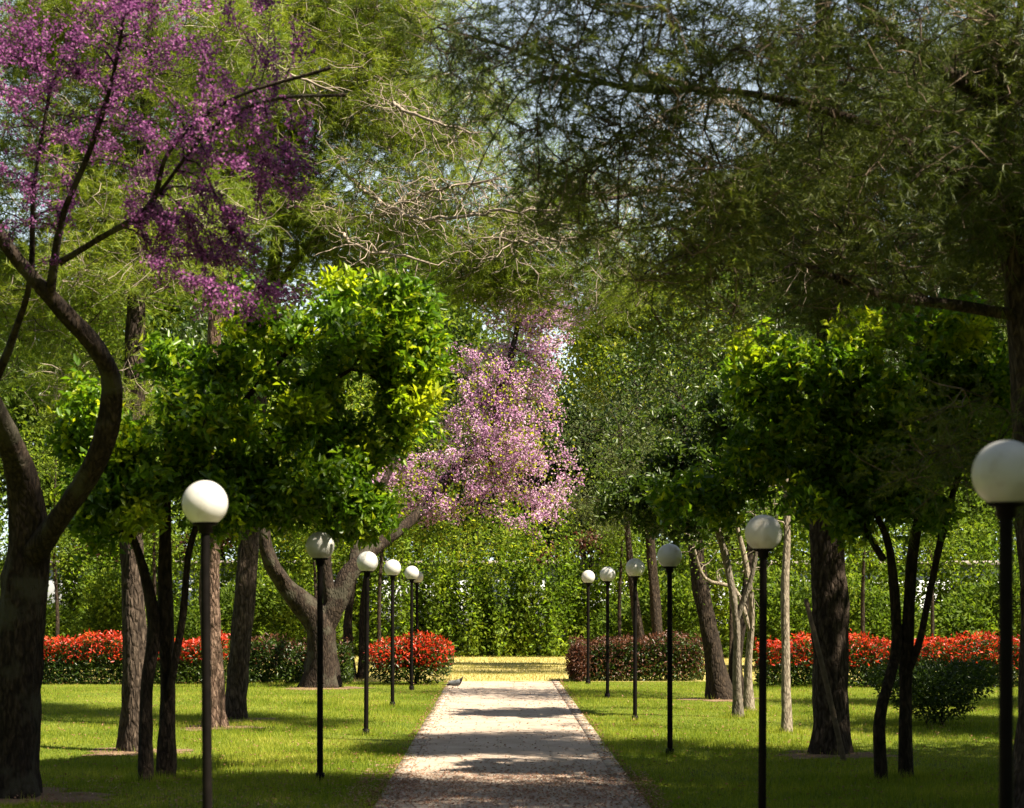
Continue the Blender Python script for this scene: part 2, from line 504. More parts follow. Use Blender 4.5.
def wood_mesh(rng, name, paths, base, mat, flare=.35, lumps=.10):
    g = Geo()
    for pts, r, stem in paths:
        if stem:
            c = catmull(np.concatenate([pts[::3] if len(pts) > 6 else pts, pts[-1:]]) + 0, .09) if False else pts
            sides = 14 if r.max() > .06 else 9
            th = np.arange(sides) * 2 * math.pi / sides
            n = len(c)
            z = np.cumsum(np.concatenate([[0], np.linalg.norm(np.diff(c, axis=0), axis=1)]))
            ph = rng.uniform(0, 6.28, 6)
            rough = np.ones((n, sides))
            for q in range(6):
                kf = [2, 3, 5, 7, 4, 6][q]; zf = [1.1, 2.3, .6, 3.7, 5.0, 7.5][q]
                rough += lumps / (1 + .35 * q) * np.sin(kf * th[None] + zf * z[:, None] + ph[q])
            rough += rng.normal(size=(n, sides)) * .03
            if c[0][2] < .1:
                h = np.maximum(0, 1 - (c[:, 2] - c[0][2]) / .45)[:, None] ** 2
                rough *= 1 + h * flare * (1 + .5 * np.sin(5 * th[None] + ph[0]))
            g.tube(c - base, r, sides, rough)
        else:
            g.tube(pts - base, r, 5 if r[0] > .012 else 4)
    return g.mesh(name, mat, True)

def dead_wood(rg, line, ntwig, base):
    g = Geo()
    c = catmull(line, .12)
    c[1:, :3] += rg.normal(size=(len(c) - 1, 3)) * .015
    g.tube(c[:, :3] - base, c[:, 3] * .62, 6)
    for _ in range(ntwig):
        k = rg.integers(len(c) // 6, len(c))
        a = c[k, :3]; d = nrm(rg.normal(size=3) + np.array([.5, 0, -.1])); pts = [a]
        for q in range(rg.integers(4, 11)):
            d = nrm(d + rg.normal(size=3) * .5 + np.array([0, 0, -.08])); pts.append(pts[-1] + d * .10)
        g.tube(np.array(pts) - base, np.linspace(min(c[k, 3] * .42, .008), .003, len(pts)), 4)
    return g.mesh('dead_branch', M['twig_pale'], True)

def tree(name, label, cat, base, stems, els, ntarget, leaf, seed, group=None, bark='bark_dark', free=1.2,
         shell=.35, dead=None, parts=None, step=.3, up=.35, tip=.006, flare=.16, dead_lines=None, ntwig=40, lump=(13, .5), twigs=None):
    """a tree: Empty at the foot > trunk (limbs and branches) > crown. `leaf(rng, paths, targets)` returns (V, T) of the leaves"""
    rng = np.random.default_rng(seed)
    base = np.array([base[0], base[1], 0.0])
    root = thing(name, base, label, cat, group)
    sub = []
    for e in els:                      # every limb's foliage breaks up into smaller uneven clumps
        c = in_ellipsoids(rng, [e], lump[0], .45)
        c = np.array(e[:3]) + (c - np.array(e[:3])) * (lump[2] if len(lump) > 2 else 1)
        for q in c:
            f = lump[1] * rng.uniform(.6, 1.25)
            sub.append([*q, e[3] * f, e[4] * f, e[5] * f * .85, e[6] * f ** 2.2])
    targets = in_ellipsoids(rng, sub, ntarget, shell)
    paths = skeleton(rng, stems, targets, step, tip, up, free)
    link('trunk', wood_mesh(rng, 'trunk', paths, base, M[bark], flare), root)
    if twigs:
        k, tl, tmat = twigs
        g = Geo(); ends = []
        for t in targets:
            for _ in range(k):
                d = nrm(rng.normal(size=3) * np.array([1, 1, .55]) + np.array([0, 0, -.05])); pts = [t]
                for q in range(3):
                    d = nrm(d + rng.normal(size=3) * .38 + np.array([0, 0, .06])); pts.append(pts[-1] + d * tl / 3 * rng.uniform(.7, 1.3))
                g.tube(np.array(pts) - base, [.0055, .0048, .004, .003], 3, cap=False)
                ends.append(pts[-1]); ends.append((pts[1] + pts[2]) / 2)
        targets = np.array(ends)
        link('twigs', g.mesh('twigs', M[tmat], True), root)
    for dl in dead_lines or []:
        link('dead_branch', dead_wood(rng, dl, ntwig, base), root)
    for pname, mat, fn in leaf:
        V, T = fn(rng, paths, targets)
        link(pname, make_mesh(pname, V - base, T, M[mat]), root)
    return root, paths, targets

def rosette(per, L, W, spread=.12, along=.5, up=.45, droop=0.0):
    """whorls of broad leaves at and near the twig ends"""
    def fn(rng, paths, targets):
        tips, dirs = [], []
        for pts, r, stem in paths:
            if stem: continue
            d = nrm(pts[-1] - pts[-2])
            tips.append(pts[-1]); dirs.append(d)
            for _ in range(3):
                q = rng.uniform(1 - along, 1)
                j = min(len(pts) - 2, int(q * (len(pts) - 1)))
                tips.append(pts[j] + (pts[j + 1] - pts[j]) * rng.uniform() + rng.normal(size=3) * spread)
                dirs.append(nrm(d + rng.normal(size=3) * .6))
        tips = np.array(tips); dirs = np.array(dirs)
        k = np.repeat(np.arange(len(tips)), per)
        n = len(k)
        d = nrm(dirs[k] * .55 + rand_dirs(rng, n) + np.array([0, 0, .15 - droop]))
        p = tips[k] + dirs[k] * rng.uniform(-.14, .04, (n, 1)) + rng.normal(size=(n, 3)) * spread * .3
        return broad_leaves(rng, p, d, L, W, up)
    return fn

def scatter(per, L, W, spread, up=.4, frac=1.0, els=None, drop=0.0):
    """a cloud of leaves round every twig end"""
    def fn(rng, paths, targets):
        t = targets if frac >= 1 else targets[rng.uniform(size=len(targets)) < frac]
        k = np.repeat(np.arange(len(t)), per)
        n = len(k)
        p = t[k] + rng.normal(size=(n, 3)) * spread
        d = nrm(rand_dirs(rng, n) + np.array([0, 0, -drop]))
        return broad_leaves(rng, p, d, L, W, up)
    return fn

def tufts(per, L, W, sub=5, spread=.22, droop=.25, keep=1.0):
    """pine shoots: brushes of needles along short shoots round the twig ends"""
    def fn(rng, paths, targets):
        t = targets if keep >= 1 else targets[rng.uniform(size=len(targets)) < keep]
        dd = []
        k = np.repeat(np.arange(len(t)), sub)
        m = len(k)
        shoot = nrm(rand_dirs(rng, m) * np.array([1, 1, .6]) + np.array([0, 0, .15 - droop]))
        c = t[k] + shoot * rng.uniform(.02, spread, (m, 1)) + rng.normal(size=(m, 3)) * spread * .35
        j = np.repeat(np.arange(m), per)
        n = len(j)
        s = rng.uniform(0, 1, (n, 1))
        p = c[j] + shoot[j] * s * .22
        d = nrm(shoot[j] * rng.uniform(.5, 1.3, (n, 1)) + rand_dirs(rng, n) * .75 + np.array([0, 0, -droop * .6]))
        return needles(rng, p, d, L, W)
    return fn

def blossoms(per_m, L, spread, minr=0.0, maxr=.03):
    """flowers packed along the thinner branches"""
    def fn(rng, paths, targets):
        ps = []
        for pts, r, stem in paths:
            if stem: continue
            seg = np.diff(pts, axis=0); ln = np.linalg.norm(seg, axis=1)
            for a, s, l, rr in zip(pts[:-1], seg, ln, r):
                if rr > maxr: continue
                n = rng.poisson(per_m * l * (.3 + 1.4 * rng.uniform()))
                ps.append(a + s * rng.uniform(0, 1, (n, 1)) + rng.normal(size=(n, 3)) * spread)
        p = np.concatenate(ps)
        return broad_leaves(rng, p, rand_dirs(rng, len(p)), L, L * .8, .1, .25)
    return fn

TW = 0.82
def stem(*rows, d=None):
    """rows (px, py, depth, width_px) -> x,y,z,r"""
    out = []
    for r in rows:
        px, py, dd, wpx = r
        out.append([*P(px, py, dd), wpx * dd / F / 2 * TW])
    return np.array(out)

def foot(px, d, wpx):
    return [*G(px, d), wpx * d / F / 2 * TW]

def trunk_from(px, d, wpx, *rows):
    return np.concatenate([np.array([foot(px, d, wpx)]), stem(*rows)])

# ------------------------------------------------------------------ ground
def sheet(name, x0, x1, y0, y1, z, mat, nx=2, ny=2, wav=0.0, seed=0):
    rng = np.random.default_rng(seed)
    X, Y = np.meshgrid(np.linspace(x0, x1, nx), np.linspace(y0, y1, ny))
    Z = np.full_like(X, z)
    V = np.stack([X, Y, Z], -1).reshape(-1, 3)
    i = np.arange(ny - 1)[:, None] * nx + np.arange(nx - 1)[None]
    Q = np.stack([i, i + 1, i + nx + 1, i + nx], -1).reshape(-1, 4)
    o = link(name, make_mesh(name, V, Q, mat))
    o['kind'] = 'structure'
    return o

PX0, PX1, PY1 = -1.06, 1.30, 42.4
sheet('ground', -900, 900, -300, 1500, 0, M['lawn'])
sheet('dry_verge', -30, 30, PY1 + .02, 61, .004, M['verge'])
sheet('path', PX0 + .16, PX1 - .16, -6, PY1, .012, M['path'])
g = Geo()
for x in (PX0 + .08, PX1 - .08):
    for k in range(49):
        g.box((x, -6 + k * 1.0 + .5 - .0, .0085), (.15, .985, .017))
k_ = link('path_edging', g.mesh('path_edging', M['kerb'])); k_['kind'] = 'structure'

def blades(rng, x, y, h, wd, lean=.5, z=0.0):
    n = len(x)
    p = np.stack([x, y, np.full(n, z)], -1)
    a = rng.uniform(0, 2 * math.pi, n)
    s = np.stack([np.cos(a), np.sin(a), np.zeros(n)], -1) * (wd * rng.uniform(.6, 1.3, (n, 1)))
    b = rng.uniform(0, 2 * math.pi, n); q = rng.uniform(0, lean, n)
    tip = np.stack([np.cos(b) * q, np.sin(b) * q, np.ones(n)], -1) * (h * rng.uniform(.5, 1.3, (n, 1)))
    V = np.stack([p - s / 2, p + s / 2, p + tip], 1).reshape(-1, 3)
    return V, np.arange(3 * n).reshape(-1, 3)

def stuff(name, V, T, mat, label, cat):
    o = link(name, make_mesh(name, V, T, mat))
    return tag(o, label, cat, None, 'stuff')

rng = np.random.default_rng(5)
n = 620000
y = 15 + 27.5 * rng.uniform(0, 1, n) ** 1.15
x = rng.uniform(-1, 1, n) * (.27 * y + 1.2)
ok = (x < PX0 + .01 + .05 * np.sin(y * 2.3) * np.sin(y * .9) + rng.normal(size=n) * .05) | (x > PX1 - .01 + .05 * np.sin(y * 1.9) * np.sin(y * .7) + rng.normal(size=n) * .05)
x, y = x[ok], y[ok]
hh = .032 * (1 + .6 * np.sin(x * .9 + 1.3 * np.sin(y * .4)) * np.sin(y * .55 + x * .3))[:, None] + .012
feet = [(15, 18, .42), (322, 39.5, .45), (146, 19.5, .12), (166, 19.8, .14), (881, 19.5, .12), (906, 19.8, .14), (738, 29.8, .14), (133, 23.2, .22), (215, 27.5, .2),
        (234, 29.3, .24), (832, 22.8, .27), (1032, 16, .3), (787, 26.5, .08), (749, 31.5, .12), (722, 35, .3), (366, 26, .05), (208, 12.2, .05), (320, 19.5, .05), (392, 32.7, .05), (762, 15.1, .05), (670, 22.6, .05), (635, 28.9, .05)]
for px, d, r in feet:
    c = G(px, d); m = 260 if r < .1 else 700
    a = rng.uniform(0, 6.283, m); q = r + np.abs(rng.normal(size=m)) * .10
    x = np.concatenate([x, c[0] + q * np.cos(a)]); y = np.concatenate([y, c[1] + q * np.sin(a)])
    hh = np.concatenate([hh, rng.uniform(.05, .11, (m, 1))])
gs = Geo()
keep = np.ones(len(x), bool)
for px, d, r in feet:
    if r < .2: continue
    c = G(px, d); m = 40
    a = np.linspace(0, 2 * math.pi, m, endpoint=False)
    def edge(t): return r * 1.15 + .32 * (1 + .45 * np.sin(3 * t + px) + .3 * np.sin(7 * t + d) + .2 * np.sin(13 * t))
    e = edge(a)
    V = np.concatenate([[c + [0, 0, .03]], np.stack([c[0] + e * np.cos(a), c[1] + e * np.sin(a), np.full(m, .006)], -1)])
    k = np.arange(m)
    gs.add(V, None, np.stack([np.zeros(m, int), 1 + k, 1 + (k + 1) % m], -1))
    dx, dy = x - c[0], y - c[1]
    q = np.hypot(dx, dy); t = np.arctan2(dy, dx)
    keep &= (q > edge(t) * .97) | (rng.uniform(size=len(x)) < .12)
x, y, hh = x[keep], y[keep], hh[keep]
so_ = link('bare_soil', gs.mesh('bare_soil', M['soil'])); so_['kind'] = 'structure'
# thin patches in the turf
pn = np.sin(x * 1.7 + 2 * np.sin(y * .45)) * np.sin(y * 1.1 + x * .6) + .6 * np.sin(x * 4.3 + y * 2.1)
keep = rng.uniform(size=len(x)) < np.clip(1.25 - .55 * pn, .35, 1)
x, y, hh = x[keep], y[keep], hh[keep]
V, T = blades(rng, x, y, hh, .007)
stuff('lawn_grass', V, T, M['grass'], 'mown green lawn grass on both sides of the paved path', 'grass')
n = 90000
y = rng.uniform(PY1 + .1, 60.5, n); x = rng.uniform(-1, 1, n) * (.27 * y + 1)
V, T = blades(rng, x, y, .06, .014)
stuff('dry_grass', V, T, M['dry_grass'], 'sunlit dry yellow grass beyond the end of the path', 'grass')
# leaf litter on path edges and path
n = 2000
y = 14 + 28 * rng.uniform(0, 1, n) ** 1.2
side = rng.uniform(size=n) < .5
x = np.where(side, PX0 + np.abs(rng.normal(size=n)) * .16 - .05, PX1 - np.abs(rng.normal(size=n)) * .13 + .05)
cen = rng.uniform(size=n) < .12
x = np.where(cen, rng.uniform(PX0, PX1, n), x)
m = 4500
y2 = rng.uniform(15, 42, m); x2 = rng.uniform(-1, 1, m) * .27 * y2
x = np.concatenate([x, x2]); y = np.concatenate([y, y2]); n += m
p = np.stack([x, y, np.where((x > PX0) & (x < PX1), .022, .05)], -1)
d = nrm(rng.normal(size=(n, 3)) * np.array([1, 1, .12]))
V, T = broad_leaves(rng, p, d, .042, .024, 3.0, .1)
stuff('leaf_litter', V, T, M['litter'], 'brown fallen leaves along the path edges and in the grass', 'leaf litter')
n = 7500
y = rng.normal(18.6, 1.3, n); x = rng.uniform(PX0 - .3, PX1 + .2, n)
y[:1500] = rng.uniform(15, 20, 1500); x[:1500] = rng.uniform(-5.2, -.8, 1500)
p = np.stack([x, y, np.full(n, .022)], -1)
V, T = broad_leaves(rng, p, nrm(rng.normal(size=(n, 3)) * np.array([1, 1, .1])), .03, .025, 3.0, .1)
stuff('fallen_petals', V, T, M['petal'], 'brownish pink fallen petals drifted over the near path and under the purple tree', 'petals')

# ------------------------------------------------------------------ lamps
GH, GR = 2.25, .14
def lamp_meshes():
    gp = Geo(); gp.tube([(0, 0, 0), (0, 0, 1.0), (0, 0, GH - GR * .86)], [.031, .030, .029], 16, cap=False)
    gb = Geo(); gb.lathe([(.001, .03), (.045, .03), (.055, .022), (.055, .0)], 20)
    gb.lathe([(.034, .09), (.046, .085), (.05, .03)], 20)
    gc = Geo(); zc = GH - GR * .90
    gc.lathe([(.034, zc - .06), (.042, zc - .055), (.044, zc - .015), (.075, zc - .008), (.078, zc + .004), (.072, zc + .012)], 24)
    gg = Geo()
    a = np.linspace(-math.pi / 2 + .55, math.pi / 2, 22)
    prof = [(max(.0005, GR * math.cos(t)), GH + GR * math.sin(t)) for t in a]
    gg.lathe([(.03, prof[0][1])] + prof, 40)
    return (gp.mesh('post', M['black_metal'], True), gb.mesh('base_plate', M['black_metal']),
            gc.mesh('collar', M['black_metal']), gg.mesh('globe', M['globe'], True))
LM = lamp_meshes()
rngl = np.random.default_rng(3)
def lamp(x, d, label, grp, gz=GH):
    r = thing('path_lamp', (x, d, 0), label, 'lamp post', grp)
    r.rotation_euler = (rngl.normal() * .004, rngl.normal() * .004, rngl.uniform(0, 6))
    for nm, me in zip(('post', 'base_plate', 'collar', 'globe'), LM):
        o = link(nm, me, r)
        if nm == 'post': o.scale = (1, 1, (gz - GR * .86) / (GH - GR * .86))
        if nm in ('collar', 'globe'): o.location = (0, 0, gz - GH)
GL = 'globe lamps on the lawn left of the path'
GRR = 'globe lamps on the lawn right of the path'
for px, py, gy, lab in [
    (208, 0, 503, 'largest globe lamp left of the path, nearest of the row of six'),
    (320, 780, 546, 'second nearest globe lamp left of the path, its globe grey with shade'),
    (366, 737, 562, 'third nearest globe lamp left of the path, bright white globe'),
    (392.5, 706, 568, 'fourth lamp from the front left of the path, against the red bush'),
    (411.5, 687, 573, 'fifth globe lamp from the front left of the path, bright and overlapping a dim one'),
    (417, 683, 577, 'dim farthest globe lamp left of the path, its globe overlapped by the one before it')]:
    d = {208: 12.2, 320: 19.5, 366: 26, 392.5: 32.7, 411.5: 38.6, 417: 43}[px]
    lamp((px - VX) * d / F, d, lab, GL, CAM_H + (VY - gy) * d / F)
for px, d, gy, lab in [
    (1006, 8.3, 474, 'huge globe lamp cut off by the right edge of the photo, nearest of all'),
    (762, 15.1, 533, 'globe lamp beside the slim pale trunk, second nearest of six right of the path'),
    (670, 22.6, 556, 'bluish shaded globe lamp right of the path, third nearest of the row of six'),
    (635, 28.9, 568, 'bright white globe lamp right of the path between two shaded globes'),
    (607.5, 35.6, 574.5, 'dim grey globe lamp right of the path before the rusty hedge, second farthest of six'),
    (588, 41.4, 577, 'farthest and smallest globe lamp right of the path, bright white globe')]:
    lamp((px - VX) * d / F, d, lab, GRR, CAM_H + (VY - gy) * d / F)

# ------------------------------------------------------------------ background: building, hedges
def hedge_leaves(rng, n, x0, x1, y0, y1, z0, z1, L, W, bump=.12, zpow=1.0, cols=None):
    if cols is None:
        x = rng.uniform(x0, x1, n); y = y0 + (y1 - y0) * rng.uniform(0, 1, n) ** 1.3
        top = z1 + bump * (np.sin(x * 2.1) + np.sin(x * 5.3 + 1) * .6 + np.sin(x * 11.7) * .4) + rng.normal(size=n) * bump * .5
    else:   # a row of tall shrubs grown together: leaves gather round each plant
        k = rng.integers(0, len(cols), n)
        x = np.clip(cols[k, 0] + rng.normal(size=n) * .19, x0, x1); y = cols[k, 1] + rng.normal(size=n) * .28
        top = z1 * cols[k, 2] * (1 + rng.normal(size=n) * .16)
    z = z0 + (top - z0) * rng.uniform(0, 1, n) ** (zpow if cols is None else zpow * 1.25)
    p = np.stack([x, y, z], -1)
    d = nrm(rand_dirs(rng, n) + np.array([0, -.35, .35]))
    return broad_leaves(rng, p, d, L, W, .2)

bx = thing('garden_building', (0, 64.4, 0), 'low white flat-roofed building glimpsed through the leaves behind the tall hedge', 'building')
g = Geo(); g.box((0, 0, 1.4), (46, 3, 2.8)); link('wall', g.mesh('wall', M['white_wall']), bx)
g = Geo(); g.box((0, 0, 2.87), (46.5, 3.4, .14)); link('roof', g.mesh('roof', M['roof_tile']), bx)
for i in range(9):
    g = Geo(); g.box((-20 + i * 5, -1.52, 1.7), (1.3, .08, 1.2)); link('window', g.mesh('window', M['window_dark']), bx)

rng = np.random.default_rng(11)
def hedge(name, label, x0, x1, y0, y1, z1, n, L, W, mat, n2=0, mat2=None, z2=0, p2='red_shoots', bump=.12, cat='hedge', group=None, stems=0, tall=False):
    c = np.array([(x0 + x1) / 2, (y0 + y1) / 2, 0])
    r = thing(name, c, label, cat, group)
    cols = None
    if tall:
        m = int((x1 - x0) / .34)
        cols = np.stack([np.linspace(x0 + .1, x1 - .1, m) + rng.normal(size=m) * .12, rng.uniform(y0, y1, m), rng.uniform(.55, 1.3, m)], -1)
    V, T = hedge_leaves(rng, n, x0, x1, y0, y1, .03, z1, L, W, bump, 1.0, cols)
    link('foliage', make_mesh('foliage', V - c, T, M[mat]), r)
    if n2:
        V, T = hedge_leaves(rng, n2, x0, x1, y0 - .05, y1, z2, z1 + .12, L * 1.1, W * .8, bump, .8, cols)
        link(p2, make_mesh(p2, V - c, T, M[mat2]), r)
    for k in range(stems):
        if tall:
            x, y, t = cols[k * len(cols) // stems]
            h = z1 * t * rng.uniform(1.0, 1.3)
        else:
            x = rng.uniform(x0, x1); y = rng.uniform(y0 + .2, y1); h = z1 * rng.uniform(.8, 1.0)
        b = np.array([x, y, 0])
        pts = np.array([[0, 0, 0], [rng.normal() * .06, 0, h * .5], [rng.normal() * .15, rng.normal() * .1, h]])
        pp = catmull(pts, .3)
        g = Geo(); g.tube(pp, np.linspace(.028 if tall else .018, .007, len(pp)), 5)
        link('stem', g.mesh('stem', M['bark_dark']), r, b - c)
    return r

hedge('tall_hedge', 'tall bright green leafy hedge closing the view behind the dry grass', -8.5, 6.5, 60, 61.6, 4.1, 44000, .15, .085, 'green_leaf', 17000, 'hedge_new', .2, 'young_leaves', .22, stems=48, tall=True)
hedge('tall_hedge', 'tall green hedge behind the long red-tipped hedge at the far left', -19, -8.4, 58, 59.8, 4.1, 36000, .15, .085, 'green_leaf', 9000, 'hedge_new', .8, 'young_leaves', .3, stems=22, tall=True)
hedge('tall_hedge', 'tall green hedge behind the red-tipped hedge at the far right', 6.4, 19, 58, 59.8, 4.1, 36000, .15, .085, 'green_leaf', 9000, 'hedge_new', .8, 'young_leaves', .3, stems=22, tall=True)
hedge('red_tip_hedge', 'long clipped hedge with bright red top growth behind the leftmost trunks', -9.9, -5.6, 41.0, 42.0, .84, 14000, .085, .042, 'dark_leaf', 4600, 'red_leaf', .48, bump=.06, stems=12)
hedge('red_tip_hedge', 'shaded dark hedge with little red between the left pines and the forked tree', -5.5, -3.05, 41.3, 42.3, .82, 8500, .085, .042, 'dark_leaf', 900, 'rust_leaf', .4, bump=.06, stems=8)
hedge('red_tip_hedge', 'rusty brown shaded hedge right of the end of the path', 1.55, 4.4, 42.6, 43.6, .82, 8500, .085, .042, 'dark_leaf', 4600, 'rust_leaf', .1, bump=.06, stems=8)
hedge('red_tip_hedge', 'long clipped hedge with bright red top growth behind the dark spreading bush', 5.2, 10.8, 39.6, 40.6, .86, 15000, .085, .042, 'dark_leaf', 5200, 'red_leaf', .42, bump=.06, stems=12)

def bush(name, label, c, els, n, L, W, mat, n2=0, mat2=None, cat='bush', seed=1, up=.3):
    rg = np.random.default_rng(seed)
    c = np.array([c[0], c[1], 0.0])
    r = thing(name, c, label, cat)
    t = in_ellipsoids(rg, els, n, .4)
    t = t[t[:, 2] > .03]
    V, T = broad_leaves(rg, t, nrm(rand_dirs(rg, len(t)) + nrm(t - c - [0, 0, .2]) * .9), L, W, up)
    link('foliage', make_mesh('foliage', V - c, T, M[mat]), r)
    if n2:
        e = np.array(els, float); e[:, 2] += e[:, 5] * .28; e[:, 3:6] *= np.array([1.02, 1.05, .8])
        t = in_ellipsoids(rg, e, n2, .25)
        V, T = broad_leaves(rg, t, nrm(rand_dirs(rg, len(t)) + [0, 0, .8]), L * 1.1, W * .8, up)
        link('red_shoots', make_mesh('red_shoots', V - c, T, M[mat2]), r)
    for k in range(9):
        q = in_ellipsoids(rg, els, 1, .4)[0]
        b = np.array([c[0] + rg.normal() * .06, c[1] + rg.normal() * .06, 0])
        pp = catmull(np.array([[0, 0, 0], (q - b) / 2 + [0, 0, .1], q - b]), .15)
        g = Geo(); g.tube(pp, np.linspace(.014, .004, len(pp)), 5)
        link('stem', g.mesh('stem', M['bark_dark'], True), r, b - c)
    return r

bush('red_tip_bush', 'rounded bush with bright red shoots beside the far end of the path', G(412, 41), [clump(395, 662, 41, 30, 22, .55), clump(428, 660, 41, 26, 24, .55), clump(418, 652, 41, 22, 18, .4)], 4600, .085, .042, 'dark_leaf', 3000, 'red_leaf', seed=4)
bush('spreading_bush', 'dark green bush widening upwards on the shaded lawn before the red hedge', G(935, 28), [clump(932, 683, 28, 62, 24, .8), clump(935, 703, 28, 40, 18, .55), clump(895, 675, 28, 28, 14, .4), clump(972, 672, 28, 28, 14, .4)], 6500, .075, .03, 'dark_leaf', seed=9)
bush('rusty_bush', 'small rounded rusty bush at the end of the hedge by the farthest right lamp', G(578, 42.4), [clump(578, 662, 42.4, 11, 19, .3)], 1100, .085, .042, 'rust_leaf', seed=12)

# ------------------------------------------------------------------ trees
# near judas tree at the left
tree('judas_tree', 'dark forked judas tree with purple blossom at the left edge of the lawn', 'tree', G(8, 18),
     [trunk_from(8, 18, 82, (14, 700, 18, 65), (22, 610, 18, 55), (30, 540, 18, 49), (22, 480, 17.8, 35), (8, 440, 17.5, 30), (-20, 380, 17, 26), (-50, 280, 16.5, 21)),
      stem((30, 560, 18, 35), (62, 515, 17.6, 26), (98, 455, 17.2, 26), (113, 390, 17, 24), (98, 352, 16.8, 24), (62, 310, 16.5, 21), (20, 262, 16.2, 18), (-15, 215, 16, 15)),
      stem((12, 455, 17.6, 19), (-8, 400, 17.3, 11), (12, 340, 16.9, 9), (30, 280, 16.5, 8), (34, 190, 16.2, 6), (50, 90, 16, 4)),
      stem((50, 300, 16.4, 11), (62, 220, 16, 8), (90, 150, 15.7, 7), (112, 80, 15.3, 5), (125, 10, 15, 4)),
      stem((60, 262, 16.1, 9), (100, 238, 15.8, 8), (150, 205, 15.4, 7), (170, 150, 15, 5), (230, 100, 14.6, 4), (330, 68, 14.2, 4)),
      stem((150, 205, 15.4, 5), (210, 130, 15, 4), (270, 100, 14.7, 4), (345, 95, 14.5, 4))],
     [clump(60, 60, 15.5, 110, 80, 1.4), clump(150, 120, 15.3, 110, 90, 1.2), clump(20, 160, 16, 70, 90, 1.2), clump(235, 40, 15, 90, 60, 1), clump(190, 250, 15.3, 60, 70, .8, 1.0),
      clump(230, 300, 15.3, 60, 30, .6, .4), clump(260, 150, 14.8, 70, 60, .8, .7), clump(-60, 60, 16, 80, 90, 1.2), clump(130, -60, 15.5, 160, 50, 1.3)],
     700, [('blossom', 'purple', blossoms(190, .026, .026, maxr=.014))], 21, bark='bark_judas', free=3.0, step=.22, tip=.004, up=.1)

# far judas tree in full sun
tree('judas_tree', 'judas tree in full pink blossom at the end of the path, its forked trunk leaning', 'tree', G(322, 39.5),
     [trunk_from(322, 39.5, 42, (322, 650, 39.5, 34), (316, 620, 39.5, 36), (285, 585, 39.3, 24), (268, 555, 39, 18), (262, 520, 38.8, 14), (258, 470, 38.6, 8)),
      stem((322, 630, 39.5, 26), (338, 600, 39.5, 22), (352, 570, 39.6, 20), (385, 540, 40, 15), (420, 512, 40.6, 13), (455, 470, 41.2, 12), (490, 420, 41.8, 10), (510, 360, 42, 8), (520, 310, 42, 5)),
      stem((330, 605, 39.5, 16), (326, 560, 39.4, 13), (335, 520, 39.4, 10), (352, 480, 39.5, 8)),
      stem((352, 575, 39.6, 14), (358, 540, 39.8, 12), (380, 490, 40, 9), (400, 450, 40.2, 6))],
     [clump(512, 400, 42, 55, 62, 1.4), clump(520, 470, 41.8, 52, 55, 1.4), clump(430, 470, 41, 40, 22, .9), clump(520, 300, 42.2, 40, 30, 1.0, 1.2), clump(480, 430, 41.8, 36, 60, 1.2), clump(550, 340, 42.3, 22, 45, .8), clump(545, 500, 41.8, 28, 30, .8), clump(405, 478, 40.8, 30, 22, .8), clump(445, 500, 41, 40, 24, .9), clump(530, 295, 42.3, 50, 28, 1.0, 2.0), clump(470, 380, 42, 40, 40, 1.0)],
     950, [('blossom', 'pink', blossoms(135, .048, .065, maxr=.03)), ('young_leaves', 'young_leaf', scatter(6, .075, .06, .16))], 22, bark='bark_judas', free=3.0, tip=.009, lump=(22, .6))

# citrus trees
def citrus(label, base, stems, els, nt, seed, mat='citrus', bark='bark_dark', per=10, L=.108, W=.052, group='shiny leaved citrus trees', up=.4, new=None):
    def growth(rg, paths, targets):  # new leaves set where sun strikes, sunlight partly put into their colour
        t = in_ellipsoids(rg, new, 26 * len(new), .5)
        k = np.repeat(np.arange(len(t)), 13)
        p = t[k] + rg.normal(size=(len(k), 3)) * .05
        return broad_leaves(rg, p, nrm(rand_dirs(rg, len(k)) + [.3, -.3, .5]), L * .95, W * .95, .4)
    return tree('citrus_tree', label, 'tree', base, stems, els, nt, [('crown', mat, rosette(per, L, W, .10, .45))] + ([('young_leaves', 'citrus_new', rosette(3, L * .95, W * .9, .08, .2, .3))] if mat == 'citrus' else []) + ([('new_growth', 'citrus_new', growth)] if new else []), seed, group, bark, 2.2, .42, step=.25, up=up, flare=.05, lump=(11, .31, 1.16))

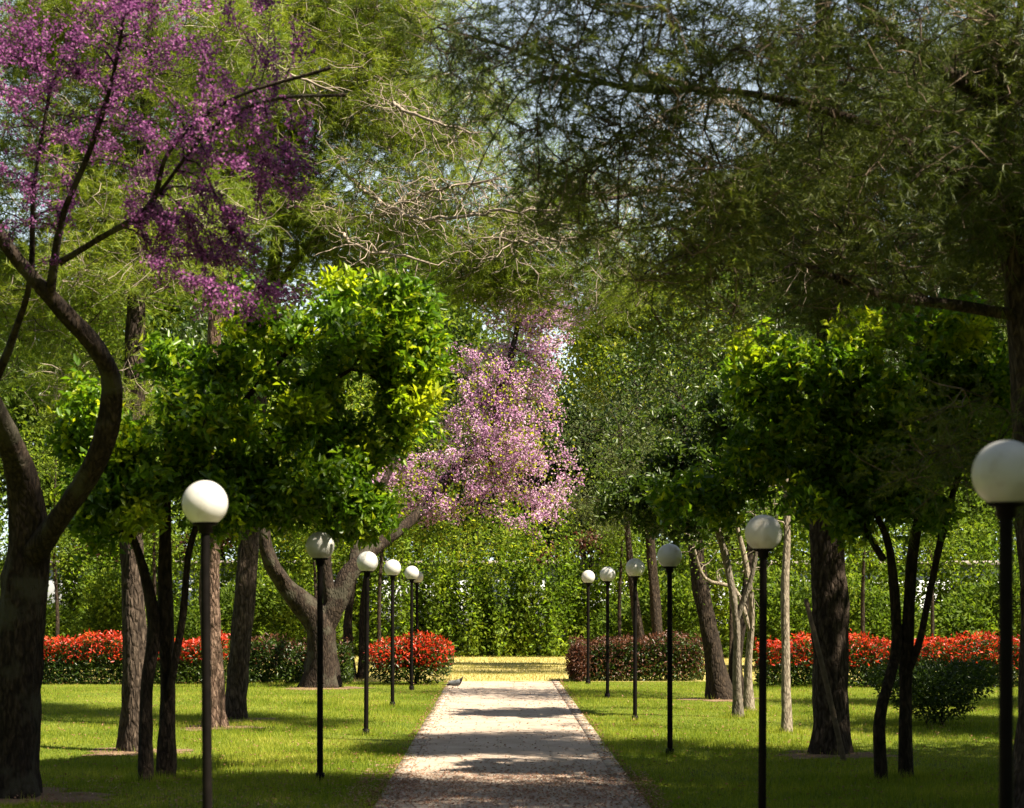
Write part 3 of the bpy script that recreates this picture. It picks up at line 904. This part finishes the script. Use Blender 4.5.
citrus('multi-stemmed citrus tree with glossy bright leaves behind the nearest left lamp', G(160, 19.7),
       [trunk_from(146, 19.5, 17, (147, 690, 19.6, 14), (154, 625, 19.6, 14), (142, 565, 19.6, 11), (128, 520, 19.5, 8), (120, 450, 19.4, 5)),
        trunk_from(166, 19.8, 22, (168, 690, 19.8, 17), (165, 620, 19.7, 17), (165, 540, 19.7, 15), (168, 450, 19.7, 11), (180, 370, 19.7, 7)),
        stem((170, 690, 19.7, 10), (182, 620, 19.6, 8), (192, 540, 19.6, 7), (225, 470, 19.6, 8), (290, 410, 19.8, 6), (350, 370, 20, 5)),
        stem((166, 500, 19.7, 10), (220, 430, 19.6, 8), (290, 350, 19.8, 6), (340, 310, 20, 4))],
       [clump(130, 450, 19.5, 62, 75, .9), clump(210, 370, 19.5, 80, 62, 1.0), clump(355, 345, 20, 68, 62, 1.0), clump(395, 390, 20, 46, 56, .9), clump(300, 420, 19.8, 60, 50, .9),
        clump(355, 460, 20, 50, 30, .7), clump(95, 520, 19.4, 26, 22, .5), clump(230, 460, 19.5, 50, 40, .8), clump(330, 500, 20, 60, 26, .7, .8), clump(110, 500, 19.5, 44, 44, .7), clump(220, 500, 19.6, 50, 30, .7, .6), clump(400, 330, 20.2, 40, 40, .8)], 1000, 31, new=[clump(415, 385, 19.7, 28, 50, .3), clump(390, 320, 19.7, 34, 24, .3), clump(345, 285, 19.8, 30, 16, .3), clump(240, 335, 18.8, 26, 20, .25), clump(120, 450, 19, 20, 24, .25, .03), clump(135, 520, 19, 22, 16, .25, .03), clump(300, 410, 19.3, 30, 14, .2, .03)])
citrus('multi-stemmed citrus tree with drooping glossy leaves before the dark bush', G(900, 19.7),
       [trunk_from(881, 19.5, 15, (880, 717, 19.5, 13), (890, 678, 19.6, 12), (897, 638, 19.7, 12), (890, 551, 19.6, 10), (870, 500, 19.5, 8), (850, 430, 19.4, 6)),
        trunk_from(906, 19.8, 20, (905, 720, 19.8, 16), (906, 670, 19.8, 15), (909, 610, 19.7, 13), (915, 540, 19.7, 12), (930, 480, 19.7, 10), (950, 420, 19.7, 7)),
        stem((907, 675, 19.8, 9), (920, 640, 19.7, 9), (930, 590, 19.6, 9), (948, 510, 19.5, 9), (970, 440, 19.5, 7)),
        stem((884, 560, 19.6, 8), (830, 470, 19.5, 7), (790, 400, 19.4, 5))],
       [clump(765, 365, 19.4, 48, 40, .8), clump(860, 350, 19.4, 62, 45, .9), clump(950, 350, 19.5, 62, 52, .9), clump(850, 440, 19.6, 95, 60, 1.0), clump(930, 470, 19.7, 70, 40, .8),
        clump(820, 500, 19.5, 50, 36, .7), clump(760, 450, 19.6, 50, 50, .8), clump(700, 500, 20, 50, 20, .6), clump(900, 510, 19.7, 60, 30, .7), clump(1010, 420, 19.6, 40, 60, .8)], 600, 32, new=[clump(760, 350, 18.9, 30, 22, .25), clump(955, 335, 19, 30, 22, .25), clump(850, 330, 18.9, 26, 22, .25)])
citrus('dark leafy citrus tree overhanging the third right lamp, on a thin pale trunk', G(738, 29.8),
       [trunk_from(738, 29.8, 14, (737, 680, 29.8, 10), (736, 620, 29.8, 9), (728, 570, 29.7, 9), (715, 520, 29.5, 8), (690, 460, 29.3, 6)),
        stem((736, 620, 29.8, 8), (752, 575, 29.7, 6), (760, 520, 29.6, 5), (765, 450, 29.5, 4))],
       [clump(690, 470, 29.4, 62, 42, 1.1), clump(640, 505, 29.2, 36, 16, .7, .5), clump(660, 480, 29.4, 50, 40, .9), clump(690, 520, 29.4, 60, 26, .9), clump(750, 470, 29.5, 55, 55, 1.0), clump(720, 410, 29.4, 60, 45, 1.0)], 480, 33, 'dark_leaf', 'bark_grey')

# pines
def pine(label, base, stems, els, nt, seed, mat='needle', per=24, sub=2, bark='bark_pine', L=.105, W=.0065, droop=.12, group='tall pines', spread=.10, free=3.0, dead_lines=None, ntwig=40):
    return tree('pine_tree', label, 'tree', base, stems, els, int(nt * 1.9), dead_lines=dead_lines, ntwig=ntwig, leaf=[('crown', mat, tufts(per, L, W, sub, spread, droop))], seed=seed, group=group, bark=bark, free=free, shell=.45, step=.35, up=-.05, tip=.006, twigs=(3, .42, 'twig_pale' if mat == 'needle_lit' else 'twig_brown'))

pine('grey-barked pine behind the leftmost citrus stems', G(132, 23.2),
     [trunk_from(133, 23.2, 36, (134, 690, 23.2, 31), (134, 600, 23.2, 29), (132, 500, 23.2, 27), (136, 350, 23.2, 22), (140, 200, 23.3, 18), (150, 50, 23.4, 13), (160, -80, 23.5, 8))],
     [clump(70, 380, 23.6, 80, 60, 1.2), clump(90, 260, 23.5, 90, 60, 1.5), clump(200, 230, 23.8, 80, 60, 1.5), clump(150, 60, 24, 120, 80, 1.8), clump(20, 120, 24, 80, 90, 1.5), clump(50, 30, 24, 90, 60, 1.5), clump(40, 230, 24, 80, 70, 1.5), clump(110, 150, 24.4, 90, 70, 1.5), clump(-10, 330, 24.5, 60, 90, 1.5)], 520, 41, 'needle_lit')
pine('straight reddish pine standing behind the nearest left lamp post', G(213, 27.5),
     [trunk_from(215, 27.5, 30, (213, 690, 27.5, 24), (210, 600, 27.5, 22), (212, 500, 27.5, 20), (214, 350, 27.5, 17), (220, 200, 27.6, 14), (228, 50, 27.7, 10), (230, -60, 27.8, 6))],
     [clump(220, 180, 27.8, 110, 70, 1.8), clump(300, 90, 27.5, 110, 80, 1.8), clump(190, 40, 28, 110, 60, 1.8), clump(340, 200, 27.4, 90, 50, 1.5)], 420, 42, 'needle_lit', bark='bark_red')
pine('slightly leaning grey pine trunk in sun between the left lamp posts', G(235, 29.3),
     [trunk_from(234, 29.3, 32, (238, 680, 29.3, 26), (244, 600, 29.3, 24), (250, 520, 29.3, 22), (258, 400, 29.3, 19), (275, 260, 29.2, 16), (300, 120, 29.1, 12), (320, 0, 29, 8)),
      stem((268, 300, 29.2, 9), (330, 225, 28.6, 7), (420, 215, 27.8, 5), (520, 212, 27, 3))],
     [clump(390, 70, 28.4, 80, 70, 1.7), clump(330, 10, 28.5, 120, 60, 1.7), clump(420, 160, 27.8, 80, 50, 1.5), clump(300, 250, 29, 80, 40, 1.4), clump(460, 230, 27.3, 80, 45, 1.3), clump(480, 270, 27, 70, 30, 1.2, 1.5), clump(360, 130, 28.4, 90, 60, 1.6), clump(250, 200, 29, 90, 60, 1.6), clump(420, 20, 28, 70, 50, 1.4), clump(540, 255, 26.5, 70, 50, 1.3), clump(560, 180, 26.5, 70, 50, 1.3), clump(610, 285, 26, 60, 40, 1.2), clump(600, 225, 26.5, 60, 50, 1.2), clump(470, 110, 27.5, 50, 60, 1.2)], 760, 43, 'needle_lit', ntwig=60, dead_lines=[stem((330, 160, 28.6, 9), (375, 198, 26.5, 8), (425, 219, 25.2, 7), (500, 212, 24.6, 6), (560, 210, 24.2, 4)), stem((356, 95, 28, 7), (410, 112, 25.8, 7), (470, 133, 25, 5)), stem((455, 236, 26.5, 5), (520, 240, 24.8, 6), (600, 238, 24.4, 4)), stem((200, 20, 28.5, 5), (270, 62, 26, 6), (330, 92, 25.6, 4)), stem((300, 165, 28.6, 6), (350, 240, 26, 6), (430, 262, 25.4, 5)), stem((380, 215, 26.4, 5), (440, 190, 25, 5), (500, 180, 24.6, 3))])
pine('thick dark pine trunk with a leaning stake right of the second right lamp', G(831, 22.8),
     [trunk_from(832, 22.8, 46, (831, 700, 22.8, 40), (829, 620, 22.8, 39), (826, 530, 22.7, 38), (826, 420, 22.6, 34), (830, 300, 22.4, 30), (828, 180, 22.2, 25), (825, 60, 22, 20), (820, -60, 21.8, 14)),
      stem((828, 260, 22.3, 10), (760, 210, 21, 8), (680, 190, 20, 6), (600, 200, 19.4, 4)),
      stem((828, 200, 22.2, 12), (740, 110, 20.5, 9), (640, 70, 19.4, 6))],
     [clump(870, 120, 21.5, 100, 70, 1.6), clump(880, 220, 21.5, 100, 60, 1.6), clump(960, 60, 22, 90, 70, 1.6), clump(860, 300, 22, 90, 40, 1.4), clump(800, 200, 21, 60, 60, 1.2, 2), clump(960, 280, 22, 80, 60, 1.6)], 560, 44, 'needle', droop=.28, ntwig=80, dead_lines=[stem((755, 270, 20.5, 5), (810, 234, 20.8, 5), (880, 178, 21.2, 4)), stem((740, 100, 19.4, 3), (690, 108, 19, 4), (620, 140, 18.6, 3)), stem((760, 195, 20, 4), (700, 185, 19.4, 4), (590, 195, 18.8, 3))])
pine('big forked pine at the right edge with long limbs reaching over the path', G(1022, 16),
     [trunk_from(1032, 16, 76, (1038, 760, 16, 58), (1043, 640, 16, 50), (1040, 500, 16, 48), (1030, 380, 16, 46), (1020, 280, 15.9, 44), (1006, 180, 15.8, 42), (987, 90, 15.7, 38), (990, 20, 15.6, 26), (992, -80, 15.5, 18)),
      stem((988, 95, 15.7, 22), (945, 72, 15.5, 19), (900, 40, 15.3, 16), (856, -5, 15.1, 13), (820, -60, 15, 9)),
      stem((1012, 250, 15.9, 14), (980, 200, 15.8, 12), (900, 140, 15.4, 12), (830, 112, 15.1, 11), (740, 92, 14.8, 9), (650, 88, 14.6, 7), (550, 78, 14.4, 4)),
      stem((690, 90, 14.7, 7), (630, 90, 14.6, 6), (560, 66, 14.5, 5), (500, 45, 14.4, 4), (440, 28, 14.3, 3)),
      stem((1018, 315, 15.9, 16), (960, 306, 15.7, 14), (900, 298, 15.5, 12), (850, 285, 15.3, 9), (800, 262, 15.1, 5)),
      stem((1000, 110, 15.7, 14), (1012, 60, 15.6, 10), (1022, 0, 15.5, 7))],
     [clump(900, 60, 15.2, 130, 80, 1.5), clump(760, 90, 14.9, 120, 70, 1.3), clump(620, 70, 14.6, 110, 70, 1.2, .95), clump(520, 60, 14.4, 90, 60, 1.0, .6), clump(960, 200, 15.5, 80, 70, 1.3), clump(820, 190, 15.2, 120, 60, 1.3), clump(690, 170, 14.8, 100, 55, 1.1),
      clump(960, 450, 15.4, 60, 70, .8, .5), clump(900, 260, 15.4, 90, 40, 1.0), clump(1000, 150, 16.3, 50, 110, 1.0, 3), clump(720, 200, 15, 120, 60, 1.4), clump(620, 200, 14.7, 90, 60, 1.1), clump(760, 300, 15.2, 110, 36, 1.2), clump(700, -60, 14.8, 300, 70, 1.4), clump(680, 250, 15, 110, 40, 1.2), clump(560, 170, 14.8, 90, 60, 1.1), clump(800, 40, 15, 120, 60, 1.4), [4.2, 14.0, 10.4, 2.4, 2.2, 1.6, 30]], 1150, 45, 'needle', droop=.28)  # final clump: unseen, added above the view to shade path and judas tree

def stake(label, a, b, r):
    a, b = np.array(a), np.array(b)
    g = Geo(); g.tube(np.array([a, (a + b) / 2 + [.01, 0, 0], b]) - a, [r, r, r * .9], 8)
    o = link('stake', g.mesh('stake', M['wood']), None, a)
    tag(o, label, 'stake')
stake('thin wooden stake leaning against the thick dark pine', G(844, 21.9), P(806, 600, 22.3), .03)

# young thin trees right
def thin(label, base, stems, els, nt, seed, leaf, bark='bark_pale', free=1.8):
    return tree('young_tree', label, 'tree', base, stems, els, nt, leaf, seed, None, bark, free, .4, step=.25)
thin('slim young tree with a straight pale trunk left of the thick dark pine', G(787, 26.5),
     [trunk_from(787, 26.5, 13, (786, 660, 26.5, 10), (785, 590, 26.5, 9), (787, 540, 26.5, 8), (786, 480, 26.5, 6), (785, 420, 26.5, 4))],
     [clump(790, 480, 26.5, 60, 60, .8)], 60, 51, [('crown', 'green_leaf', scatter(14, .06, .03, .14))])
thin('small half-bare tree with curling pale twigs behind the second right lamp', G(750, 31.5),
     [trunk_from(749, 31.5, 12, (748, 670, 31.5, 9), (752, 610, 31.5, 7), (745, 560, 31.5, 7), (735, 520, 31.4, 5)),
      stem((750, 630, 31.5, 6), (735, 590, 31.4, 5), (705, 578, 31.3, 3.5), (692, 540, 31.2, 2.5))],
     [clump(730, 550, 31.4, 45, 50, .6)], 70, 52, [('crown', 'green_leaf', scatter(5, .06, .03, .12))])
tree('broadleaf_tree', 'dark tree with two thick leaning trunks behind the half-bare sapling', 'tree', G(716, 35),
     [trunk_from(722, 35, 34, (716, 670, 35, 26), (705, 610, 35, 22), (696, 550, 35, 18), (690, 480, 35, 14), (680, 400, 35, 9)),
      trunk_from(738, 35.3, 22, (736, 660, 35.3, 16), (745, 600, 35.3, 13), (752, 540, 35.3, 10), (765, 450, 35.3, 7))],
     [clump(690, 420, 35, 90, 70, 2), clump(780, 420, 35, 90, 80, 2), clump(740, 340, 35, 120, 60, 2.2)], 420, [('crown', 'dark_leaf', scatter(22, .10, .055, .28))], 53, None, 'bark_dark', 2.2)
# trees further back
tree('olive_tree', 'grey-green olive tree right of the pink blossom', 'tree', G(640, 46),
     [trunk_from(640, 46, 16, (640, 640, 46, 12), (632, 580, 46, 9), (625, 500, 46, 7), (620, 430, 46, 5))],
     [clump(625, 440, 46, 52, 62, 1.5), clump(670, 470, 46, 55, 60, 1.5), clump(610, 510, 46, 42, 35, 1.2)], 380, [('crown', 'olive_leaf', scatter(38, .085, .022, .22))], 54, None, 'bark_dark', 2)
tree('broadleaf_tree', 'yellow-green young-leaved tree above the olive tree', 'tree', G(660, 50),
     [trunk_from(660, 50, 18, (655, 600, 50, 12), (645, 480, 50, 9), (635, 380, 50, 6))],
     [clump(640, 330, 50, 62, 55, 1.8), clump(600, 375, 50, 30, 40, 1.2), clump(700, 360, 50, 60, 60, 1.8)], 420, [('crown', 'green_leaf', scatter(34, .12, .07, .24)), ('young_leaves', 'young_leaf', scatter(16, .12, .07, .24))], 55, None, 'bark_dark', 3, lump=(9, .42))
tree('broadleaf_tree', 'leafy green tree behind the forked judas trunk', 'tree', G(352, 43.5),
     [trunk_from(350, 43.5, 14, (348, 620, 43.5, 10), (355, 560, 43.5, 8), (350, 480, 43.5, 6)),
      trunk_from(362, 43.5, 10, (364, 600, 43.5, 8), (372, 540, 43.5, 6))],
     [clump(300, 520, 43.5, 60, 40, 1.6), clump(370, 500, 43.5, 50, 40, 1.4), clump(440, 530, 44, 45, 25, 1.2), clump(485, 538, 44.5, 50, 20, 1.2), clump(330, 430, 43.5, 90, 60, 1.8)], 420, [('crown', 'green_leaf', scatter(24, .10, .06, .26)), ('young_leaves', 'young_leaf', scatter(6, .10, .06, .3))], 56, None, 'bark_dark', 2)

ub = bush('laurel_shrub', 'broad dark green shrub filling the gap under the trees at the far left edge', (-12.2, 50), [[-12.2, 50, 1.0, 1.5, .9, 1.0, 1], [-11.2, 50.2, .8, 1.0, .8, .8, .5], [-12.8, 50.4, 1.7, 1.0, .8, .7, .5]], 7000, .15, .07, 'green_leaf', seed=71)
ub['group'] = 'shrubs under the trees before the tall hedge'
for x, y, sc, rz, lab in [
    (-9.6, 51.5, 1.05, 2.1, 'dark green shrub over the red-tipped hedge between the leftmost trunks'),
    (-7.2, 50.6, .9, 4.0, 'dark green shrub over the red-tipped hedge behind the nearest left lamp'),
    (-4.9, 51.5, 1.0, 1.1, 'dark green shrub behind the shaded hedge left of the forked judas trunk'),
    (4.2, 52, 1.0, 2.7, 'dark green shrub behind the rusty hedge beyond the two leaning trunks'),
    (7.0, 50.5, 1.05, 5.1, 'dark green shrub behind the slim pale trunk and red hedge'),
    (9.6, 51, 1.0, .4, 'dark green shrub over the red hedge right of the thick dark pine'),
    (12.4, 50, 1.1, 3.5, 'dark green shrub over the red hedge at the far right edge')]:
    copy_thing(ub, (x, y, 0), rz, sc, lab)
sp = tree('sapling', 'thin straight sapling left of the forked judas tree before the tall hedge', 'tree', (-4.3, 47),
     [np.array([[-4.3, 47, 0, .05], [-4.27, 47, 1.5, .042], [-4.34, 47.05, 3.2, .03], [-4.3, 47, 5.2, .015]])],
     [[-4.3, 47, 4.6, .8, .8, 1.4, 1], [-4.2, 47, 3.2, .6, .6, .6, .4]], 90, [('crown', 'green_leaf', scatter(26, .10, .055, .2))], 72, 'thin saplings before the tall hedge', 'bark_dark', 2.2)[0]
for x, y, sc, rz, lab in [
    (-10.6, 48, 1.0, 1.0, 'thin sapling rising behind the red hedge next to the leftmost trunk'),
    (-8.4, 49, 1.1, 2.2, 'thin sapling rising behind the red hedge between the citrus stems'),
    (-2.9, 49, 1.1, 4.4, 'thin sapling rising behind the rounded red bush'),
    (3.0, 49, 1.0, 3.0, 'thin sapling rising behind the rusty hedge'),
    (5.4, 46.5, 1.05, .5, 'thin sapling between the half-bare tree and the slim pale trunk'),
    (8.6, 47, 1.1, 2.6, 'thin sapling rising behind the red hedge near the thick dark pine'),
    (10.4, 48, 1.0, 5.5, 'thin sapling rising behind the red hedge near the spreading bush')]:
    copy_thing(sp, (x, y, 0), rz, sc, lab)

# the wood behind the hedge and added shade trees: three kinds, each tree a copy with its own place
def far_proto(name, label, base, h, r, mat, nt, per, L, W, seed, sp):
    x, y = base
    st = [np.array([[x, y, 0, .2], [x + .1, y, h * .35, .16], [x - .1, y, h * .7, .1], [x, y, h * .95, .03]])]
    rg = np.random.default_rng(seed)
    els = [[x + rg.normal() * r * .35, y + rg.normal() * r * .3, h * rg.uniform(.35, .85), r * rg.uniform(.45, .75), r * rg.uniform(.45, .7), h * rg.uniform(.14, .22), 1] for _ in range(9)]
    return tree(name, label, 'tree', (x, y), st, els, nt, [('crown', mat, scatter(per, L, W, sp))], seed, 'trees behind the tall hedge', 'bark_dark', 2)[0]
fp = [far_proto('broadleaf_tree', 'broad green tree', (-14, 68), 13, 4.0, 'green_leaf', 620, 40, .22, .13, 61, .38),
      far_proto('broadleaf_tree', 'dark broad tree', (12, 68), 12, 4.2, 'dark_leaf', 620, 40, .22, .13, 62, .38),
      far_proto('broadleaf_tree', 'olive-coloured tall tree', (0, 71), 11, 3.0, 'olive_leaf', 560, 40, .19, .09, 63, .36)]
fp[0]['label'] = 'tall green tree behind the hedge at the far left, beyond the purple blossom'
fp[1]['label'] = 'tall dark tree behind the hedge beyond the thick dark pine'
fp[2]['label'] = 'grey-green tree behind the hedge straight beyond the end of the path'
for k, x, y, s, lab in [
    (1, -9.5, 69, 1.0, 'dark tree behind the hedge in the gap between the left pines'),
    (0, -5.2, 70, .95, 'green tree behind the hedge above the forked judas trunk'),
    (1, 4.6, 69, .95, 'dark tree behind the hedge beyond the olive tree'),
    (0, 8.5, 71, 1.05, 'green tree behind the hedge between the thin right trunks'),
    (0, 17, 69, 1.0, 'green tree behind the hedge at the far right, beyond the big forked pine'),
    (1, -18.5, 68, 1.05, 'dark tree behind the hedge at the far left corner'),
    (1, 9.2, 11.5, 1.02, 'dark tree standing just outside the right edge of the photo, shading the near path'),  # out of view, added with the next one to shade the near ground
    (1, 10.6, 17.5, .98, 'dark tree outside the right edge of the photo beyond the big forked pine'),
    (0, 10.4, 25.6, .62, 'green tree outside the right edge of the photo beside the dark spreading bush'),  # added out of view so its shade falls on the bush
    (0, -13, 76, 1.5, 'tallest green tree behind the hedge beyond the left pines'),
    (0, -4, 82, 1.45, 'tall green tree farthest back, left of the pink blossom'),
    (1, 11, 78, 1.5, 'tallest dark tree behind the hedge beyond the right citrus'),
    (1, 19, 80, 1.5, 'tall dark tree farthest back at the right edge'),
    (1, -22, 80, 1.5, 'tall dark tree farthest back at the left edge'),
    (0, 11.8, 31.5, .62, 'green tree outside the right edge of the photo beyond the spreading bush'),
    (1, -9.0, 9.0, 1.1, 'dark tree on the lawn outside the left edge, beside the purple judas tree'),  # added out of view, with those round the viewpoint, to cut sky fill
    (0, -8.0, 0.5, 1.1, 'green tree left of the path behind the viewpoint'),
    (1, 5.6, -3.5, 1.1, 'dark tree right of the path behind the viewpoint'),
    (1, 9.5, 3.5, 1.0, 'dark tree right of the path outside the photo, nearest the viewpoint'),
    (0, -2.5, -9, 1.2, 'green tree over the path behind the viewpoint'),
    (1, 3.6, 67.5, .8, 'dark tree close behind the hedge beyond the yellow-green tree'),
    (1, -1.6, 79, 1.1, 'dark tree far behind the pink blossom'),
    (2, -3.0, 74, .9, 'grey-green tree behind the hedge beyond the pink blossom')]:
    copy_thing(fp[k], (x, y, 0), x * 1.7, s, lab)

tree('red_leaved_shrub', 'tall reddish-leaved shrub showing over the hedge below the pink blossom', 'shrub', G(590, 62.5),
     [trunk_from(590, 62.5, 6, (588, 600, 62.5, 5), (592, 550, 62.5, 3))],
     [clump(592, 544, 62.5, 26, 9, .7), clump(540, 556, 62.5, 12, 8, .5)], 60, [('crown', 'rust_leaf', scatter(26, .15, .08, .14))], 57, None, 'bark_dark', 1.5)
tree('red_leaved_shrub', 'tall reddish-leaved shrub showing over the hedge beside the leftmost trunk', 'shrub', G(140, 60.5),
     [trunk_from(140, 60.5, 6, (138, 600, 60.5, 5), (140, 555, 60.5, 3))],
     [clump(90, 556, 60.5, 26, 9, .7), clump(170, 548, 60.5, 22, 12, .6), clump(225, 530, 60.5, 22, 12, .6)], 90, [('crown', 'rust_leaf', scatter(26, .15, .08, .14))], 58, None, 'bark_dark', 1.5)
# wood added out of view on the other sides to block sky light
rng = np.random.default_rng(90)
els = []
for k in range(120):
    q = k / 120
    if q < .36: c = (-23 - rng.uniform(0, 5), 62 - q / .36 * 84)
    elif q < .64: c = (-23 + (q - .36) / .28 * 50, -24 - rng.uniform(0, 5))
    else: c = (27 + rng.uniform(0, 5), -22 + (q - .64) / .36 * 84)
    for zz in (3.0, 8.0, 12.5):
        els.append([c[0] + rng.normal() * .8, c[1] + rng.normal() * .8, zz + rng.normal() * .8, 3.0, 3.0, 3.2, 1])
t = in_ellipsoids(rng, els, 70000, .4)
t = t[t[:, 2] > .2]
V, T = broad_leaves(rng, t, rand_dirs(rng, len(t)), .55, .36, .3)
stuff('surrounding_wood', V, T, M['dark_leaf'], 'dense dark green wood closing in the park beyond the lawns', 'wood')
# ------------------------------------------------------------------ bird
def ellip(g, c, r, rot=0, n=12, m=8):
    th = np.linspace(0, 2 * math.pi, n, endpoint=False); ph = np.linspace(-math.pi / 2, math.pi / 2, m)
    V = np.stack([np.cos(ph)[:, None] * np.cos(th), np.cos(ph)[:, None] * np.sin(th), np.repeat(np.sin(ph)[:, None], n, 1)], -1).reshape(-1, 3) * np.array(r)
    c_, s_ = math.cos(rot), math.sin(rot)
    V = np.stack([V[:, 0] * c_ - V[:, 2] * s_, V[:, 1], V[:, 0] * s_ + V[:, 2] * c_], -1) + np.array(c)
    i = np.arange(m - 1)[:, None] * n; j = np.arange(n)[None]
    a = i + j; b = i + (j + 1) % n
    g.add(V, np.stack([a, b, b + n, a + n], -1).reshape(-1, 4))
bp = G(457.5, 39.2)
bird = thing('bird', (bp[0], bp[1], .012), 'grey bird with a dark head and tail on the far left edge of the path', 'bird')
g = Geo()
pr = [(-.24, .075, .012, .022), (-.16, .085, .03, .03), (-.09, .10, .06, .055), (-.02, .115, .075, .07), (.05, .135, .068, .072), (.085, .165, .05, .055), (.105, .195, .04, .042), (.118, .222, .036, .036), (.128, .245, .02, .02)]
pts = np.array([[a, 0, b] for a, b, _, _ in pr]); sides = 14
th = np.arange(sides) * 2 * math.pi / sides
Vb = []
for a, b, wy, wz in pr:
    Vb.append(np.stack([np.full(sides, a), wy * np.cos(th), b + wz * np.sin(th)], -1))
Vb = np.concatenate(Vb)
i = np.arange(len(pr) - 1)[:, None] * sides; j = np.arange(sides)[None]
Q = np.stack([i + j, i + (j + 1) % sides, i + (j + 1) % sides + sides, i + j + sides], -1).reshape(-1, 4)
mid = np.repeat(np.where(np.arange(len(pr) - 1)   >= 4, 1, np.where(np.arange(len(pr) - 1) < 1, 1, 0)), sides)
link('body', make_mesh('body', Vb, Q, [M['feather_grey'], M['feather_dark']], True, mid), bird)
for sgn in (-1, 1):
    g = Geo(); ellip(g, (-.07, sgn * .066, .125), (.14, .018, .045), .12); link('wing', g.mesh('wing', M['feather_grey'] if sgn < 0 else M['feather_grey'], True), bird)
    g = Geo(); g.tube([(.0, sgn * .03, .07), (.01, sgn * .03, .03), (.0, sgn * .03, .004), (.03, sgn * .03, .002)], [.007, .005, .004, .003], 6); link('leg', g.mesh('leg', M['feather_dark']), bird)
g = Geo(); ellip(g, (-.25, 0, .085), (.11, .032, .008), .06); link('tail', g.mesh('tail', M['feather_dark'], True), bird)
g = Geo(); g.tube([(.14, 0, .225), (.17, 0, .218), (.19, 0, .21)], [.011, .007, .002], 8); link('beak', g.mesh('beak', M['feather_dark']), bird)
bird.scale = (.85, .85, .92)
